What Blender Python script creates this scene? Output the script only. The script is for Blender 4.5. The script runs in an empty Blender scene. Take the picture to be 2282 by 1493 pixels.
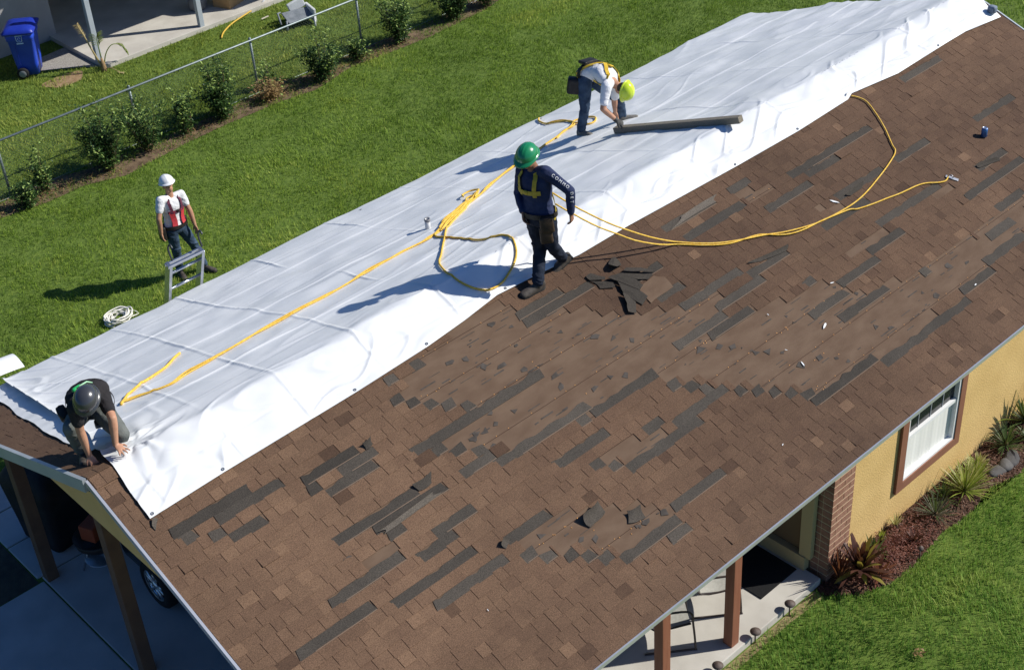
import bpy, bmesh, math, random
import numpy as np
from mathutils import Vector, Matrix

random.seed(7)
RNG = np.random.RandomState(11)
scene = bpy.context.scene
C = scene.collection
R = math.radians

# ------------------------------------------------------------------ camera, sky, sun, exposure
cam_d = bpy.data.cameras.new('camera')
cam_o = bpy.data.objects.new('camera', cam_d)
C.objects.link(cam_o)
cam_d.sensor_fit = 'HORIZONTAL'
cam_d.sensor_width = 36.0
cam_d.lens = 3258.6 / 2282 * 36.0
cam_d.clip_start = 0.1
cam_d.clip_end = 1000
CAM_P = Vector((-3.8172, -10.4865, 12.5431))
cam_o.location = CAM_P
cam_o.rotation_euler = (0.9515, 0.0579, -0.7583)
scene.camera = cam_o

SUN_AZ = R(-35.0)      # direction towards the sun, measured in the xy plane
SUN_EL = R(39.5)
world = bpy.data.worlds.new('World')
scene.world = world
world.use_nodes = True
wn = world.node_tree
sky = wn.nodes.new('ShaderNodeTexSky')
sky.sky_type = 'NISHITA'
sky.sun_disc = False
sky.sun_elevation = SUN_EL
sky.sun_rotation = math.pi / 2 - SUN_AZ
sky.ozone_density = 1.6
bg = wn.nodes['Background']
bg.inputs['Strength'].default_value = 0.066
hs_sky = wn.nodes.new('ShaderNodeHueSaturation')
hs_sky.inputs['Saturation'].default_value = 1.35
wn.links.new(sky.outputs[0], hs_sky.inputs['Color'])
tint = wn.nodes.new('ShaderNodeVectorMath')
tint.operation = 'MULTIPLY'
tint.inputs[1].default_value = (.86, 1.0, 1.28)
wn.links.new(hs_sky.outputs[0], tint.inputs[0])
wn.links.new(tint.outputs[0], bg.inputs[0])
sun_d = bpy.data.lights.new('sun', 'SUN')
sun_d.energy = 4.9
sun_d.angle = R(0.53)
sun_d.color = (1.0, 0.965, 0.885)
sun_o = bpy.data.objects.new('sun', sun_d)
C.objects.link(sun_o)
sv = Vector((math.cos(SUN_AZ) * math.cos(SUN_EL), math.sin(SUN_AZ) * math.cos(SUN_EL), math.sin(SUN_EL)))
sun_o.rotation_euler = sv.to_track_quat('Z', 'Y').to_euler()
sun_o.location = sv * 60
scene.view_settings.view_transform = 'Standard'
scene.view_settings.look = 'None'
scene.view_settings.exposure = 0.12
scene.view_settings.gamma = 1.0
scene.view_settings.use_curve_mapping = False
scene.render.engine = 'CYCLES'
scene.cycles.use_denoising = True
scene.cycles.max_bounces = 6
scene.cycles.transparent_max_bounces = 8

# ------------------------------------------------------------------ noise
_perm = RNG.permutation(4096)
_val = RNG.rand(4096) * 2 - 1
def vnoise(x, y, seed=0):
    x = np.asarray(x, float); y = np.asarray(y, float)
    xi = np.floor(x).astype(int); yi = np.floor(y).astype(int)
    fx = x - xi; fy = y - yi
    fx = fx * fx * fx * (fx * (fx * 6 - 15) + 10); fy = fy * fy * fy * (fy * (fy * 6 - 15) + 10)
    def h(a, b): return _val[_perm[(_perm[(a + seed * 131) & 4095] + b * 7 + seed) & 4095]]
    return (h(xi, yi) * (1 - fx) + h(xi + 1, yi) * fx) * (1 - fy) + (h(xi, yi + 1) * (1 - fx) + h(xi + 1, yi + 1) * fx) * fy
def fbm(x, y, seed=0, o=4):
    s = 0; a = 1.0
    for k in range(o):
        s = s + a * vnoise(np.asarray(x) * 2 ** k, np.asarray(y) * 2 ** k, seed + k); a *= .5
    return s

# ------------------------------------------------------------------ objects
def put(o, parent=None, label=None, cat=None, group=None, kind=None):
    C.objects.link(o)
    if parent is not None: o.parent = parent
    if label: o['label'] = label
    if cat: o['category'] = cat
    if group: o['group'] = group
    if kind: o['kind'] = kind
    return o
def thing(name, label, cat, loc=(0, 0, 0), rz=0.0, group=None):
    o = bpy.data.objects.new(name, None)
    o.empty_display_size = .2
    o.location = loc; o.rotation_euler = (0, 0, rz)
    return put(o, None, label, cat, group)
class MB:
    """collects shapes, builds one mesh object"""
    def __init__(s): s.v = []; s.f = []; s.m = []; s.c = []
    def add(s, vs, fs, mi=0, col=None):
        b = len(s.v)
        s.v += [tuple(p) for p in vs]
        s.f += [tuple(i + b for i in f) for f in fs]
        s.m += [mi] * len(fs)
        s.c += [col] * len(fs)
        return s
    def box(s, lo, hi, mi=0, M=None):
        x0, y0, z0 = lo; x1, y1, z1 = hi
        vs = [Vector(p) for p in ((x0,y0,z0),(x1,y0,z0),(x1,y1,z0),(x0,y1,z0),(x0,y0,z1),(x1,y0,z1),(x1,y1,z1),(x0,y1,z1))]
        if M is not None: vs = [M @ v for v in vs]
        return s.add(vs, [(0,3,2,1),(4,5,6,7),(0,1,5,4),(1,2,6,5),(2,3,7,6),(3,0,4,7)], mi)
    def bbox(s, lo, hi, b=.01, mi=0, M=None):
        """box with chamfered vertical and horizontal edges"""
        bm = bmesh.new()
        bmesh.ops.create_cube(bm, size=1)
        c = [(lo[i] + hi[i]) / 2 for i in range(3)]; d = [hi[i] - lo[i] for i in range(3)]
        for v in bm.verts: v.co = Vector([c[i] + v.co[i] * d[i] for i in range(3)])
        bmesh.ops.bevel(bm, geom=list(bm.edges), offset=b, segments=2, profile=.6, affect='EDGES')
        if M is not None: bm.transform(M)
        bm.verts.index_update()
        s.add([v.co.copy() for v in bm.verts], [tuple(v.index for v in f.verts) for f in bm.faces], mi)
        bm.free(); return s
    def tube(s, pts, rad, n=8, mi=0, caps=True, flat=1.0):
        pts = [Vector(p) for p in pts]
        if not isinstance(rad, (list, tuple)): rad = [rad] * len(pts)
        rings = []; up = None
        for i, p in enumerate(pts):
            d = (pts[min(i + 1, len(pts) - 1)] - pts[max(i - 1, 0)])
            if d.length < 1e-9: d = Vector((0, 0, 1))
            d.normalize()
            if up is None:
                a = Vector((0, 0, 1)) if abs(d.z) < .9 else Vector((1, 0, 0))
                up = (a - d * a.dot(d)).normalized()
            else:
                up = (up - d * up.dot(d)).normalized()
            r = d.cross(up)
            rings.append([p + (r * math.cos(k * 2 * math.pi / n) + up * math.sin(k * 2 * math.pi / n) * flat) * rad[i] for k in range(n)])
        return s.rings(rings, mi, caps)
    def rings(s, rings, mi=0, caps=True, closed=True):
        n = len(rings[0]); vs = [p for r in rings for p in r]; fs = []
        for i in range(len(rings) - 1):
            for k in range(n if closed else n - 1):
                k2 = (k + 1) % n
                fs.append((i * n + k, i * n + k2, (i + 1) * n + k2, (i + 1) * n + k))
        if caps:
            fs.append(tuple(range(n))[::-1]); fs.append(tuple((len(rings) - 1) * n + k for k in range(n)))
        return s.add(vs, fs, mi)
    def capsule(s, pts, rad, n=12, mi=0):
        """tapered tube with rounded ends"""
        pts = [Vector(p) for p in pts]; rad = list(rad)
        a = (pts[0] - pts[1]).normalized(); b = (pts[-1] - pts[-2]).normalized()
        P = []; Q = []
        for t in (.96, .8, .5): P.append(pts[0] + a * rad[0] * t); Q.append(rad[0] * math.sqrt(1 - t * t))
        P += pts; Q += rad
        for t in (.5, .8, .96): P.append(pts[-1] + b * rad[-1] * t); Q.append(rad[-1] * math.sqrt(1 - t * t))
        return s.tube(P, Q, n, mi)
    def ellip(s, c, ax, ay, az, nu=16, nv=10, mi=0):
        c = Vector(c); ax = Vector(ax); ay = Vector(ay); az = Vector(az); rings = []
        for j in range(nv + 1):
            th = math.pi * (j + .02) / (nv + .04)
            rings.append([c + ax * math.sin(th) * math.cos(2 * math.pi * k / nu) + ay * math.sin(th) * math.sin(2 * math.pi * k / nu) - az * math.cos(th) for k in range(nu)])
        return s.rings(rings, mi, True)
    def lathe(s, prof, n=20, c=(0, 0, 0), mi=0, caps=True):
        c = Vector(c)
        return s.rings([[c + Vector((r * math.cos(2 * math.pi * k / n), r * math.sin(2 * math.pi * k / n), z)) for k in range(n)] for r, z in prof], mi, caps)
    def mesh(s, name, off=None):
        me = bpy.data.meshes.new(name)
        v = s.v if off is None else [(p[0] - off[0], p[1] - off[1], p[2] - off[2]) for p in s.v]
        me.from_pydata(v, [], s.f)
        if any(s.m): me.polygons.foreach_set('material_index', s.m)
        if any(c is not None for c in s.c):
            at = me.color_attributes.new('tone', 'FLOAT_COLOR', 'CORNER')
            arr = []
            for f, c in zip(s.f, s.c): arr += list(c or (.5, .5, .5, 1)) * len(f)
            at.data.foreach_set('color', arr)
        me.update()
        return me
    def build(s, name, mats, parent=None, smooth=False, off=None, **kw):
        me = s.mesh(name, off)
        for m in (mats if isinstance(mats, (list, tuple)) else [mats]): me.materials.append(m)
        if smooth: me.polygons.foreach_set('use_smooth', [True] * len(me.polygons))
        o = bpy.data.objects.new(name, me)
        return put(o, parent, **kw)
def fixn(o):
    bm = bmesh.new(); bm.from_mesh(o.data); bmesh.ops.recalc_face_normals(bm, faces=bm.faces); bm.to_mesh(o.data); bm.free()
    return o
def np_mesh(name, verts, faces, mats, parent=None, smooth=True, **kw):
    """verts (n,3), faces (m,k) arrays"""
    me = bpy.data.meshes.new(name)
    verts = np.asarray(verts, np.float32); faces = np.asarray(faces, np.int32)
    k = faces.shape[1]
    me.vertices.add(len(verts)); me.vertices.foreach_set('co', verts.ravel())
    me.loops.add(faces.size); me.loops.foreach_set('vertex_index', faces.ravel())
    me.polygons.add(len(faces)); me.polygons.foreach_set('loop_start', np.arange(0, faces.size, k, dtype=np.int32))
    me.update(calc_edges=True); me.validate()
    for m in (mats if isinstance(mats, (list, tuple)) else [mats]): me.materials.append(m)
    if smooth: me.polygons.foreach_set('use_smooth', np.ones(len(faces), bool))
    o = bpy.data.objects.new(name, me)
    return put(o, parent, **kw)
def fuse(mb, name, voxel, smooth, mat, parent=None, off=None, wrinkle=0.0, **kw):
    """melts overlapping closed shapes into one continuous skin"""
    me = mb.mesh(name + '_src', off)
    t = bpy.data.objects.new(name + '_src', me); C.objects.link(t)
    bm = bmesh.new(); bm.from_mesh(me); bmesh.ops.recalc_face_normals(bm, faces=bm.faces); bm.to_mesh(me); bm.free()
    m = t.modifiers.new('r', 'REMESH'); m.mode = 'VOXEL'; m.voxel_size = voxel
    if smooth:
        m = t.modifiers.new('s', 'SMOOTH'); m.iterations = smooth; m.factor = .5
    dg = bpy.context.evaluated_depsgraph_get(); dg.update()
    out = bpy.data.meshes.new_from_object(t.evaluated_get(dg))
    bpy.data.objects.remove(t); bpy.data.meshes.remove(me)
    out.name = name
    if wrinkle:
        N = len(out.vertices); co = np.empty(N * 3, np.float32); nn = np.empty(N * 3, np.float32)
        out.vertices.foreach_get('co', co); out.vertices.foreach_get('normal', nn); co = co.reshape(-1, 3); nn = nn.reshape(-1, 3)
        a = co[:, 0] + co[:, 1] * .8; b = co[:, 2] + .35 * (co[:, 0] - co[:, 1])
        d = 1 - 2 * np.abs(vnoise(a * 7 + 2 * vnoise(b * 5, a * 3, 7), b * 15 + a * 4, 111)) + .6 * vnoise(a * 16 - b * 6, b * 20 + a * 9, 113)
        co = co + nn * (d * wrinkle)[:, None]; out.vertices.foreach_set('co', co.astype(np.float32).ravel()); out.update()
    out.materials.clear(); out.materials.append(mat)
    out.polygons.foreach_set('use_smooth', [True] * len(out.polygons))
    return put(bpy.data.objects.new(name, out), parent, **kw)

# ------------------------------------------------------------------ materials
MATS = {}
def mat(name, col, rough=.7, col2=None, scale=8.0, detail=4.0, bump=0.0, bscale=60.0, metal=0.0, spec=.3, c_lo=.35, c_hi=.65, coat=0.0, stretch=None, bdist=.01):
    if name in MATS: return MATS[name]
    m = bpy.data.materials.new(name); m.use_nodes = True
    n = m.node_tree.nodes; l = m.node_tree.links; p = n['Principled BSDF']
    p.inputs['Base Color'].default_value = (*col, 1); p.inputs['Roughness'].default_value = rough
    p.inputs['Metallic'].default_value = metal; p.inputs['Specular IOR Level'].default_value = spec
    p.inputs['Coat Weight'].default_value = coat
    tc = n.new('ShaderNodeTexCoord'); src = tc.outputs['Object']
    if stretch:
        mp = n.new('ShaderNodeMapping'); mp.inputs['Scale'].default_value = stretch; l.new(src, mp.inputs[0]); src = mp.outputs[0]
    if col2 is not None:
        t = n.new('ShaderNodeTexNoise'); t.inputs['Scale'].default_value = scale; t.inputs['Detail'].default_value = detail
        l.new(src, t.inputs['Vector'])
        r = n.new('ShaderNodeValToRGB'); r.color_ramp.elements[0].position = c_lo; r.color_ramp.elements[1].position = c_hi
        r.color_ramp.elements[0].color = (*col, 1); r.color_ramp.elements[1].color = (*col2, 1)
        l.new(t.outputs['Fac'], r.inputs[0]); l.new(r.outputs[0], p.inputs['Base Color'])
    if bump:
        t = n.new('ShaderNodeTexNoise'); t.inputs['Scale'].default_value = bscale; t.inputs['Detail'].default_value = 5
        l.new(src, t.inputs['Vector'])
        b = n.new('ShaderNodeBump'); b.inputs['Strength'].default_value = bump; b.inputs['Distance'].default_value = bdist
        l.new(t.outputs['Fac'], b.inputs['Height']); l.new(b.outputs[0], p.inputs['Normal'])
    MATS[name] = m
    return m
def tone_mat(name, dark, light, rough=.9, grit=.5, gscale=260.0, blot=5.0, rand=False):
    """colour from the piece's own 'tone' attribute (r = position between dark and light, g = brightness), blotched and gritty"""
    m = bpy.data.materials.new(name); m.use_nodes = True
    n = m.node_tree.nodes; l = m.node_tree.links; p = n['Principled BSDF']
    p.inputs['Roughness'].default_value = rough; p.inputs['Specular IOR Level'].default_value = .25
    at = n.new('ShaderNodeAttribute'); at.attribute_name = 'tone'
    sp = n.new('ShaderNodeSeparateColor'); l.new(at.outputs['Color'], sp.inputs[0])
    tc = n.new('ShaderNodeTexCoord')
    t = n.new('ShaderNodeTexNoise'); t.inputs['Scale'].default_value = blot; t.inputs['Detail'].default_value = 5; l.new(tc.outputs['Object'], t.inputs['Vector'])
    a = n.new('ShaderNodeMath'); a.operation = 'MULTIPLY_ADD'; l.new(t.outputs['Fac'], a.inputs[0]); a.inputs[1].default_value = .7; l.new(sp.outputs[0], a.inputs[2])
    s = n.new('ShaderNodeMath'); s.operation = 'SUBTRACT'; s.use_clamp = True; l.new(a.outputs[0], s.inputs[0]); s.inputs[1].default_value = .35
    mx = n.new('ShaderNodeMix'); mx.data_type = 'RGBA'; l.new(s.outputs[0], mx.inputs['Factor'])
    mx.inputs['A'].default_value = (*dark, 1); mx.inputs['B'].default_value = (*light, 1)
    g = n.new('ShaderNodeTexNoise'); g.inputs['Scale'].default_value = gscale; g.inputs['Detail'].default_value = 2; l.new(tc.outputs['Object'], g.inputs['Vector'])
    gr = n.new('ShaderNodeMapRange'); gr.inputs[1].default_value = .25; gr.inputs[2].default_value = .75; gr.inputs[3].default_value = 1 - grit; gr.inputs[4].default_value = 1 + grit
    l.new(g.outputs['Fac'], gr.inputs[0])
    w = n.new('ShaderNodeTexNoise'); w.inputs['Scale'].default_value = .8; w.inputs['Detail'].default_value = 6; l.new(tc.outputs['Object'], w.inputs['Vector'])
    wr = n.new('ShaderNodeMapRange'); wr.inputs[1].default_value = .3; wr.inputs[2].default_value = .7; wr.inputs[3].default_value = .80; wr.inputs[4].default_value = 1.14; l.new(w.outputs['Fac'], wr.inputs[0])
    m1 = n.new('ShaderNodeMath'); m1.operation = 'MULTIPLY'; l.new(gr.outputs[0], m1.inputs[0]); l.new(wr.outputs[0], m1.inputs[1])
    m2 = n.new('ShaderNodeMath'); m2.operation = 'MULTIPLY'; l.new(m1.outputs[0], m2.inputs[0]); l.new(sp.outputs[1], m2.inputs[1])
    vm = n.new('ShaderNodeVectorMath'); vm.operation = 'SCALE'; l.new(mx.outputs['Result'], vm.inputs[0]); l.new(m2.outputs[0], vm.inputs['Scale'])
    l.new(vm.outputs[0], p.inputs['Base Color'])
    b = n.new('ShaderNodeBump'); b.inputs['Strength'].default_value = .5; b.inputs['Distance'].default_value = .004
    l.new(g.outputs['Fac'], b.inputs['Height']); l.new(b.outputs[0], p.inputs['Normal'])
    MATS[name] = m
    return m

# ------------------------------------------------------------------ ground
M_lawn = mat('lawn_soil', (.075, .125, .018), .95, (.135, .195, .030), 9.0, 10, .8, 60)
def sheet(name, poly, z, m, **kw):
    bm = bmesh.new(); f = bm.faces.new([bm.verts.new((x, y, z)) for x, y in poly])
    if f.normal.z < 0: f.normal_flip()
    bmesh.ops.triangulate(bm, faces=bm.faces)
    me = bpy.data.meshes.new(name); bm.to_mesh(me); bm.free(); me.materials.append(m)
    return put(bpy.data.objects.new(name, me), **kw)
sheet('ground', [(-150, -150), (150, -150), (150, 150), (-150, 150)], 0.0, M_lawn, kind='structure')
M_soil = mat('bed_soil', (.10, .065, .04), .95, (.20, .14, .085), 6, 6, .8, 40)
M_mulch = mat('mulch_soil', (.035, .02, .014), .95, (.10, .05, .032), 22, 6, 1.0, 60)
M_gravel = mat('gravel', (.22, .20, .18), .9, (.42, .40, .36), 60, 3, 1.0, 80)
M_conc = mat('concrete', (.46, .43, .38), .85, (.56, .53, .475), 2.2, 8, .25, 120)
M_conc2 = mat('concrete_old', (.42, .38, .36), .9, (.54, .49, .46), 1.5, 8, .25, 120)
SOIL = [(3.4, 12.45), (4.65, 12.45), (5.49, 12.57), (6.16, 12.35), (7.09, 12.36), (8.09, 12.35), (9.09, 12.36), (10.36, 12.55), (11.32, 12.4), (12.65, 12.56), (13.76, 12.44), (15.06, 12.49), (15.8, 12.73), (17.5, 12.6), (17.5, 12.1), (16.24, 12.15), (15.72, 12.0), (13.91, 11.86), (12.55, 11.95), (11.99, 12.0), (10.88, 11.72), (10.12, 11.85), (8.87, 11.86), (7.84, 11.8), (6.51, 11.6), (5.79, 11.87), (5.08, 11.83), (3.6, 12.05)]
sheet('planting_soil', SOIL, .006, M_soil, kind='structure')
BED = [(6.62, -3.56), (6.62, -3.70), (6.9, -3.98), (7.3, -4.14), (7.75, -4.17), (8.42, -4.10), (9.0, -4.16), (9.5, -4.08), (10.0, -4.20), (10.6, -4.12), (11.6, -4.15), (14.4, -4.1), (14.4, -3.56)]
sheet('mulch_bed', BED, .008, M_mulch, kind='structure')
GRAVEL = [(7.6, 17.5), (8.62, 17.6), (8.6, 16.12), (8.3, 16.45), (7.85, 16.82), (7.6, 17.0)]
sheet('gravel_strip', GRAVEL, .007, M_gravel, kind='structure')
DIRT = [(7.8 + .42 * math.cos(a) * (1 + .2 * math.sin(3 * a)), 16.12 + .33 * math.sin(a) * (1 + .2 * math.cos(2 * a))) for a in [k * 2 * math.pi / 20 for k in range(20)]]
sheet('bare_dirt', DIRT, .005, mat('dirt', (.24, .15, .08), .95, (.36, .25, .14), 9, 5, .6, 60), kind='structure')

# slabs
def slab(name, lo, hi, m, **kw): return fixn(MB().bbox(lo, hi, .012).build(name, m, **kw))
porch = slab('porch_slab', (2.6, -3.56, -.2), (6.74, -1.3, .10), M_conc, kind='structure')
slab('carport_slab', (.345, -3.9, -.2), (3.3, 3.40, .02), M_conc2, kind='structure')
slab('driveway', (-6.0, -3.9, -.2), (.325, 3.32, .016), M_conc2, kind='structure')
for i, (x0, x1, y0, y1) in enumerate([(.29, 1.15, 3.42, 4.18), (.29, 1.15, 4.20, 4.88), (.29, 1.15, 4.90, 5.55), (1.17, 2.0, 3.42, 4.18), (1.17, 2.0, 4.20, 4.88)]):
    slab('walkway_slab', (x0, y0, -.2), (x1, y1, .018), M_conc2, kind='structure')
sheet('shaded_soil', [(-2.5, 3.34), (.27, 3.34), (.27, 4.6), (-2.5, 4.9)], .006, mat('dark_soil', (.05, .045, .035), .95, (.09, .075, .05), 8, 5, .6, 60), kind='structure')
nslab = slab('neighbour_patio', (8.62, 15.92, -.2), (20, 20.5, .10), M_conc, kind='structure')

# ------------------------------------------------------------------ house
ZR, T, L = 3.839, .37, 14.64
CS = math.sqrt(1 + T * T)
WF, WB = 4.03, 4.12
SF, SB = WF * CS, WB * CS
ZF, ZB = ZR - T * WF, ZR - T * WB
def P(x, q, h=0.0):
    """point on the roof: x along the ridge, q slope distance (front negative, back positive), h above the deck"""
    y = q / CS; s = 1 if q >= 0 else -1
    return Vector((x, y + s * T / CS * h, ZR - T * abs(y) + h / CS))

M_stucco = mat('yellow_stucco', (.63, .42, .165), .9, (.70, .475, .195), 2.2, 5, .55, 48, bdist=.012)
M_gable = M_stucco
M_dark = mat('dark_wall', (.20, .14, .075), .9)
M_beige = mat('beige_trim', (.52, .42, .22), .8)
M_browntrim = mat('brown_trim', (.24, .105, .065), .6, (.27, .125, .08), 3, 4)
M_post = mat('brown_post', (.25, .095, .055), .65, (.29, .12, .07), 4, 5, .2, 30, stretch=(6, 6, .6))
M_postd = mat('dark_brown_post', (.13, .075, .05), .7, (.17, .10, .06), 4, 5, .2, 30)
M_white = mat('white_paint', (.80, .80, .80), .45)
M_blind = mat('white_blind', (.80, .79, .75), .8, (.74, .73, .69), 1.6, 3, stretch=(6, 1, .5))
M_glass = mat('dark_glass', (.012, .015, .02), .12, spec=.18)
M_metal = mat('drip_metal', (.62, .63, .65), .32, (.70, .71, .73), 3, 4, metal=.6, spec=.5)
M_fascia = mat('grey_fascia', (.40, .44, .47), .45, (.46, .50, .53), 2, 4, metal=.3)
M_brick = mat('brick', (.27, .135, .09), .85, (.34, .18, .125), 14, 4, .5, 70)
M_mortar = mat('mortar', (.62, .50, .33), .9)
M_under = mat('roof_underside', (.16, .13, .10), .9)
M_felt = mat('brown_felt', (.116, .072, .046), .93, (.148, .097, .064), 3.4, 10, .4, 150, stretch=(1, 2.2, 2.2))
M_seam = mat('felt_seam', (.055, .028, .018), .9)
M_scrap = mat('tar_scrap', (.05, .042, .036), .9, (.085, .072, .062), 12, 4)

house = thing('house', 'single storey yellow house with brown shingle roof partly covered by a white tarp', 'house', (0, 0, 0))
wl = MB()
def wtop(y): return ZR - T * abs(y) - .15
# front wall with the window opening
wl.box((6.95, -3.56, 0), (8.20, -3.40, 2.36)); wl.box((9.38, -3.56, 0), (14.4, -3.40, 2.36))
wl.box((8.20, -3.56, 0), (9.38, -3.40, .62)); wl.box((8.20, -3.56, 2.04), (9.38, -3.40, 2.36))
wl.build('wall', M_stucco, house, label='sunlit yellow stucco front wall')
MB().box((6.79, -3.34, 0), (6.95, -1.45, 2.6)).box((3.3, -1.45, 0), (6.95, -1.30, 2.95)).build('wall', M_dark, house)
MB().box((3.15, -1.30, 0), (3.30, 3.6, 2.4)).box((3.3, 3.45, 0), (14.4, 3.6, 2.36)).box((14.25, -3.40, 0), (14.4, 3.45, 2.36)).build('wall', M_stucco, house)
MB().box((6.70, -3.34, .10), (6.787, -1.45, .30)).box((6.72, -3.40, .30), (6.787, -3.24, 2.3)).build('trim', M_beige, house)
# near gable triangle above the beam, and the far one
g = MB()
for x0, x1, zb in ((.10, .16, 3.05), (14.25, 14.4, 2.36)):
    g = MB()
    hw = (ZR - .16 - zb) / T
    g.add([(x0, -hw, zb), (x0, hw, zb), (x0, 0, ZR - .16), (x1, -hw, zb), (x1, hw, zb), (x1, 0, ZR - .16)], [(0, 2, 1), (3, 4, 5), (0, 1, 4, 3), (1, 2, 5, 4), (2, 0, 3, 5)])
    g.build('gable', M_gable, house)
for x, y, w, m, z0 in ((5.25, -3.44, .062, M_post, .10), (4.10, -3.44, .062, M_post, .10), (.43, 3.31, .075, M_postd, .02), (.45, 1.12, .075, M_postd, .02)):
    o = MB().bbox((x - w, y - w, z0), (x + w, y + w, ZR - T * abs(y) - .14), .008).build('post', m, house); fixn(o)
# roof deck
roof = MB()
prof = [(-WF, ZF), (0, ZR), (WB, ZB), (WB, ZB - .10), (0, ZR - .15), (-WF, ZF - .042)]
n = len(prof)
vs = [(0.0, y, z) for y, z in prof] + [(L, y, z) for y, z in prof]
roof.add(vs, [(0, 1, 1 + n, n), (1, 2, 2 + n, 1 + n)], 0)
roof.add(vs, [(2, 3, 3 + n, 2 + n), (3, 4, 4 + n, 3 + n), (4, 5, 5 + n, 4 + n), (5, 0, n, 5 + n), (0, 5, 4, 1), (1, 4, 3, 2), (n, 1 + n, 4 + n, 5 + n), (1 + n, 2 + n, 3 + n, 4 + n)], 1)
roof = roof.build('roof', [M_felt, M_under], house)
# edge metal
e = MB()
e.box((-.012, -WF - .020, ZF - .036), (L + .012, -WF - .004, ZF + .012))
e.build('drip_edge', M_metal, roof)
MB().box((.0, -WF + .03, ZF - .09), (L, -WF + .055, ZF - .030)).build('fascia', M_browntrim, roof)
MB().box((-.012, WB + .004, ZB - .12), (L + .012, WB + .022, ZB + .006)).build('fascia', M_fascia, roof)
def rake(name, q0, q1, h0, h1, x0, x1, m, label=None):
    vs = []
    for x in (x0, x1):
        for q in (q0, q1):
            for h in (h0, h1): vs.append(P(x, q, 0) + Vector((0, 0, h)))
    o = MB().add(vs, [(0, 1, 3, 2), (4, 6, 7, 5), (0, 4, 5, 1), (2, 3, 7, 6), (1, 5, 7, 3), (0, 2, 6, 4)]).build(name, m, roof)
    if label: o['label'] = label
    return fixn(o)
rake('rake_board', .015, SB + .02, -.13, .022, -.045, -.004, M_fascia, 'grey metal fascia on the back rake')
rake('rake_board', -SF - .02, -.015, -.050, .020, -.030, -.004, M_metal)
rake('rake_board', .0, SB + .02, -.13, .02, L + .004, L + .03, M_fascia)
rake('rake_board', -SF - .02, 0, -.10, .02, L + .004, L + .03, M_fascia)

# ------------------------------------------------------------------ shingles
EX=.1185
STRIPS = [(0.29, 1.15, 0.917, 1, 'd'), (0.69, 1.45, 1.09, 1, 'd'), (1.59, 2.26, 1.158, 1, 'd'), (0.69, 1.08, 1.31, 1, 'd'), (1.71, 2.32, 1.428, 1, 'd'), (1.97, 2.41, 1.245, 1, 'd'), (2.74, 4.46, 1.486, 1, 'd'), (2.92, 3.34, 1.953, 1, 'd'), (3.31, 4.59, 2.111, 1, 'd'), (4.54, 5.51, 2.284, 1, 'd'), (3.79, 4.5, 2.504, 1, 'd'), (4.37, 5.18, 2.958, 1, 'd'), (1.46, 2.43, 1.918, 1, 'd'), (1.81, 2.72, 2.052, 1, 'd'), (2.26, 2.77, 2.327, 1, 'd'), (1.86, 2.08, 2.161, 1, 'd'), (1.99, 2.45, 2.418, 1, 'd'), (0.99, 1.88, 2.298, 1, 'd'), (1.48, 2.48, 2.714, 1, 'd'), (1.76, 2.64, 2.973, 1, 'd'), (0.45, 1.32, 2.573, 1, 'd'), (2.78, 3.33, 2.848, 1, 'd'), (3.54, 4.36, 3.692, 1, 'd'), (4.39, 5.16, 3.586, 1, 'd'), (4.08, 4.39, 3.729, 1, 'd'), (4.93, 5.26, 2.908, 1, 'd'), (12.05, 12.93, 0.726, 1, 'd'), (9.19, 10.86, 1.105, 1, 'd'), (9.41, 10.02, 1.222, 1, 'd'), (10.66, 11.39, 1.646, 1, 'd'), (12.3, 13.23, 1.765, 1, 'd'), (11.53, 12.18, 2.331, 1, 'd'), (10.92, 12.28, 2.532, 1, 'd'), (9.51, 10.81, 2.284, 1, 'd'), (9.43, 10.39, 1.633, 1, 'd'), (8.46, 9.33, 1.318, 1, 'd'), (8.29, 8.69, 0.848, 1, 'd'), (7.23, 8.33, 1.003, 1, 'd'), (11.13, 11.75, 2.994, 1, 'd'), (6.66, 7.8, 3.544, 1, 'd'), (7.82, 9.51, 3.715, 1, 'd'), (10.22, 11.07, 3.428, 1, 'd'), (9.51, 10.21, 3.573, 1, 'd'), (8.32, 9.07, 2.593, 1, 'd'), (9.04, 9.73, 2.438, 1, 'd'), (7.63, 8.33, 2.701, 1, 'd'), (7.89, 8.79, 2.965, 1, 'd'), (5.94, 6.78, 2.067, 1, 'd'), (6.38, 7.12, 2.256, 1, 'd'), (6.75, 7.59, 1.961, 1, 'd'), (6.43, 7.46, 1.792, 1, 'd'), (7.47, 8.16, 1.844, 1, 'd'), (6.4, 6.7, 1.523, 1, 'd'), (5.17, 6.01, 2.87, 1, 'd'), (4.95, 5.23, 2.921, 1, 'd'), (10.61, 11.17, 3.133, 1, 'd'), (8.85, 9.77, 1.908, 1, 'd'), (4.85, 5.11, 2.752, 1, 'd'), (4.75, 5.19, 2.937, 1, 'd'), (5.21, 5.46, 2.898, 1, 'd'), (6.2, 6.69, 1.226, 1, 'd'), (6.29, 6.63, 1.56, 1, 'd'), (5.43, 5.79, 0.874, 1, 'd'), (4.76, 5.43, 0.962, 2, 'd'), (7.12, 8.01, 0.835, 1, 'g')]
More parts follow.
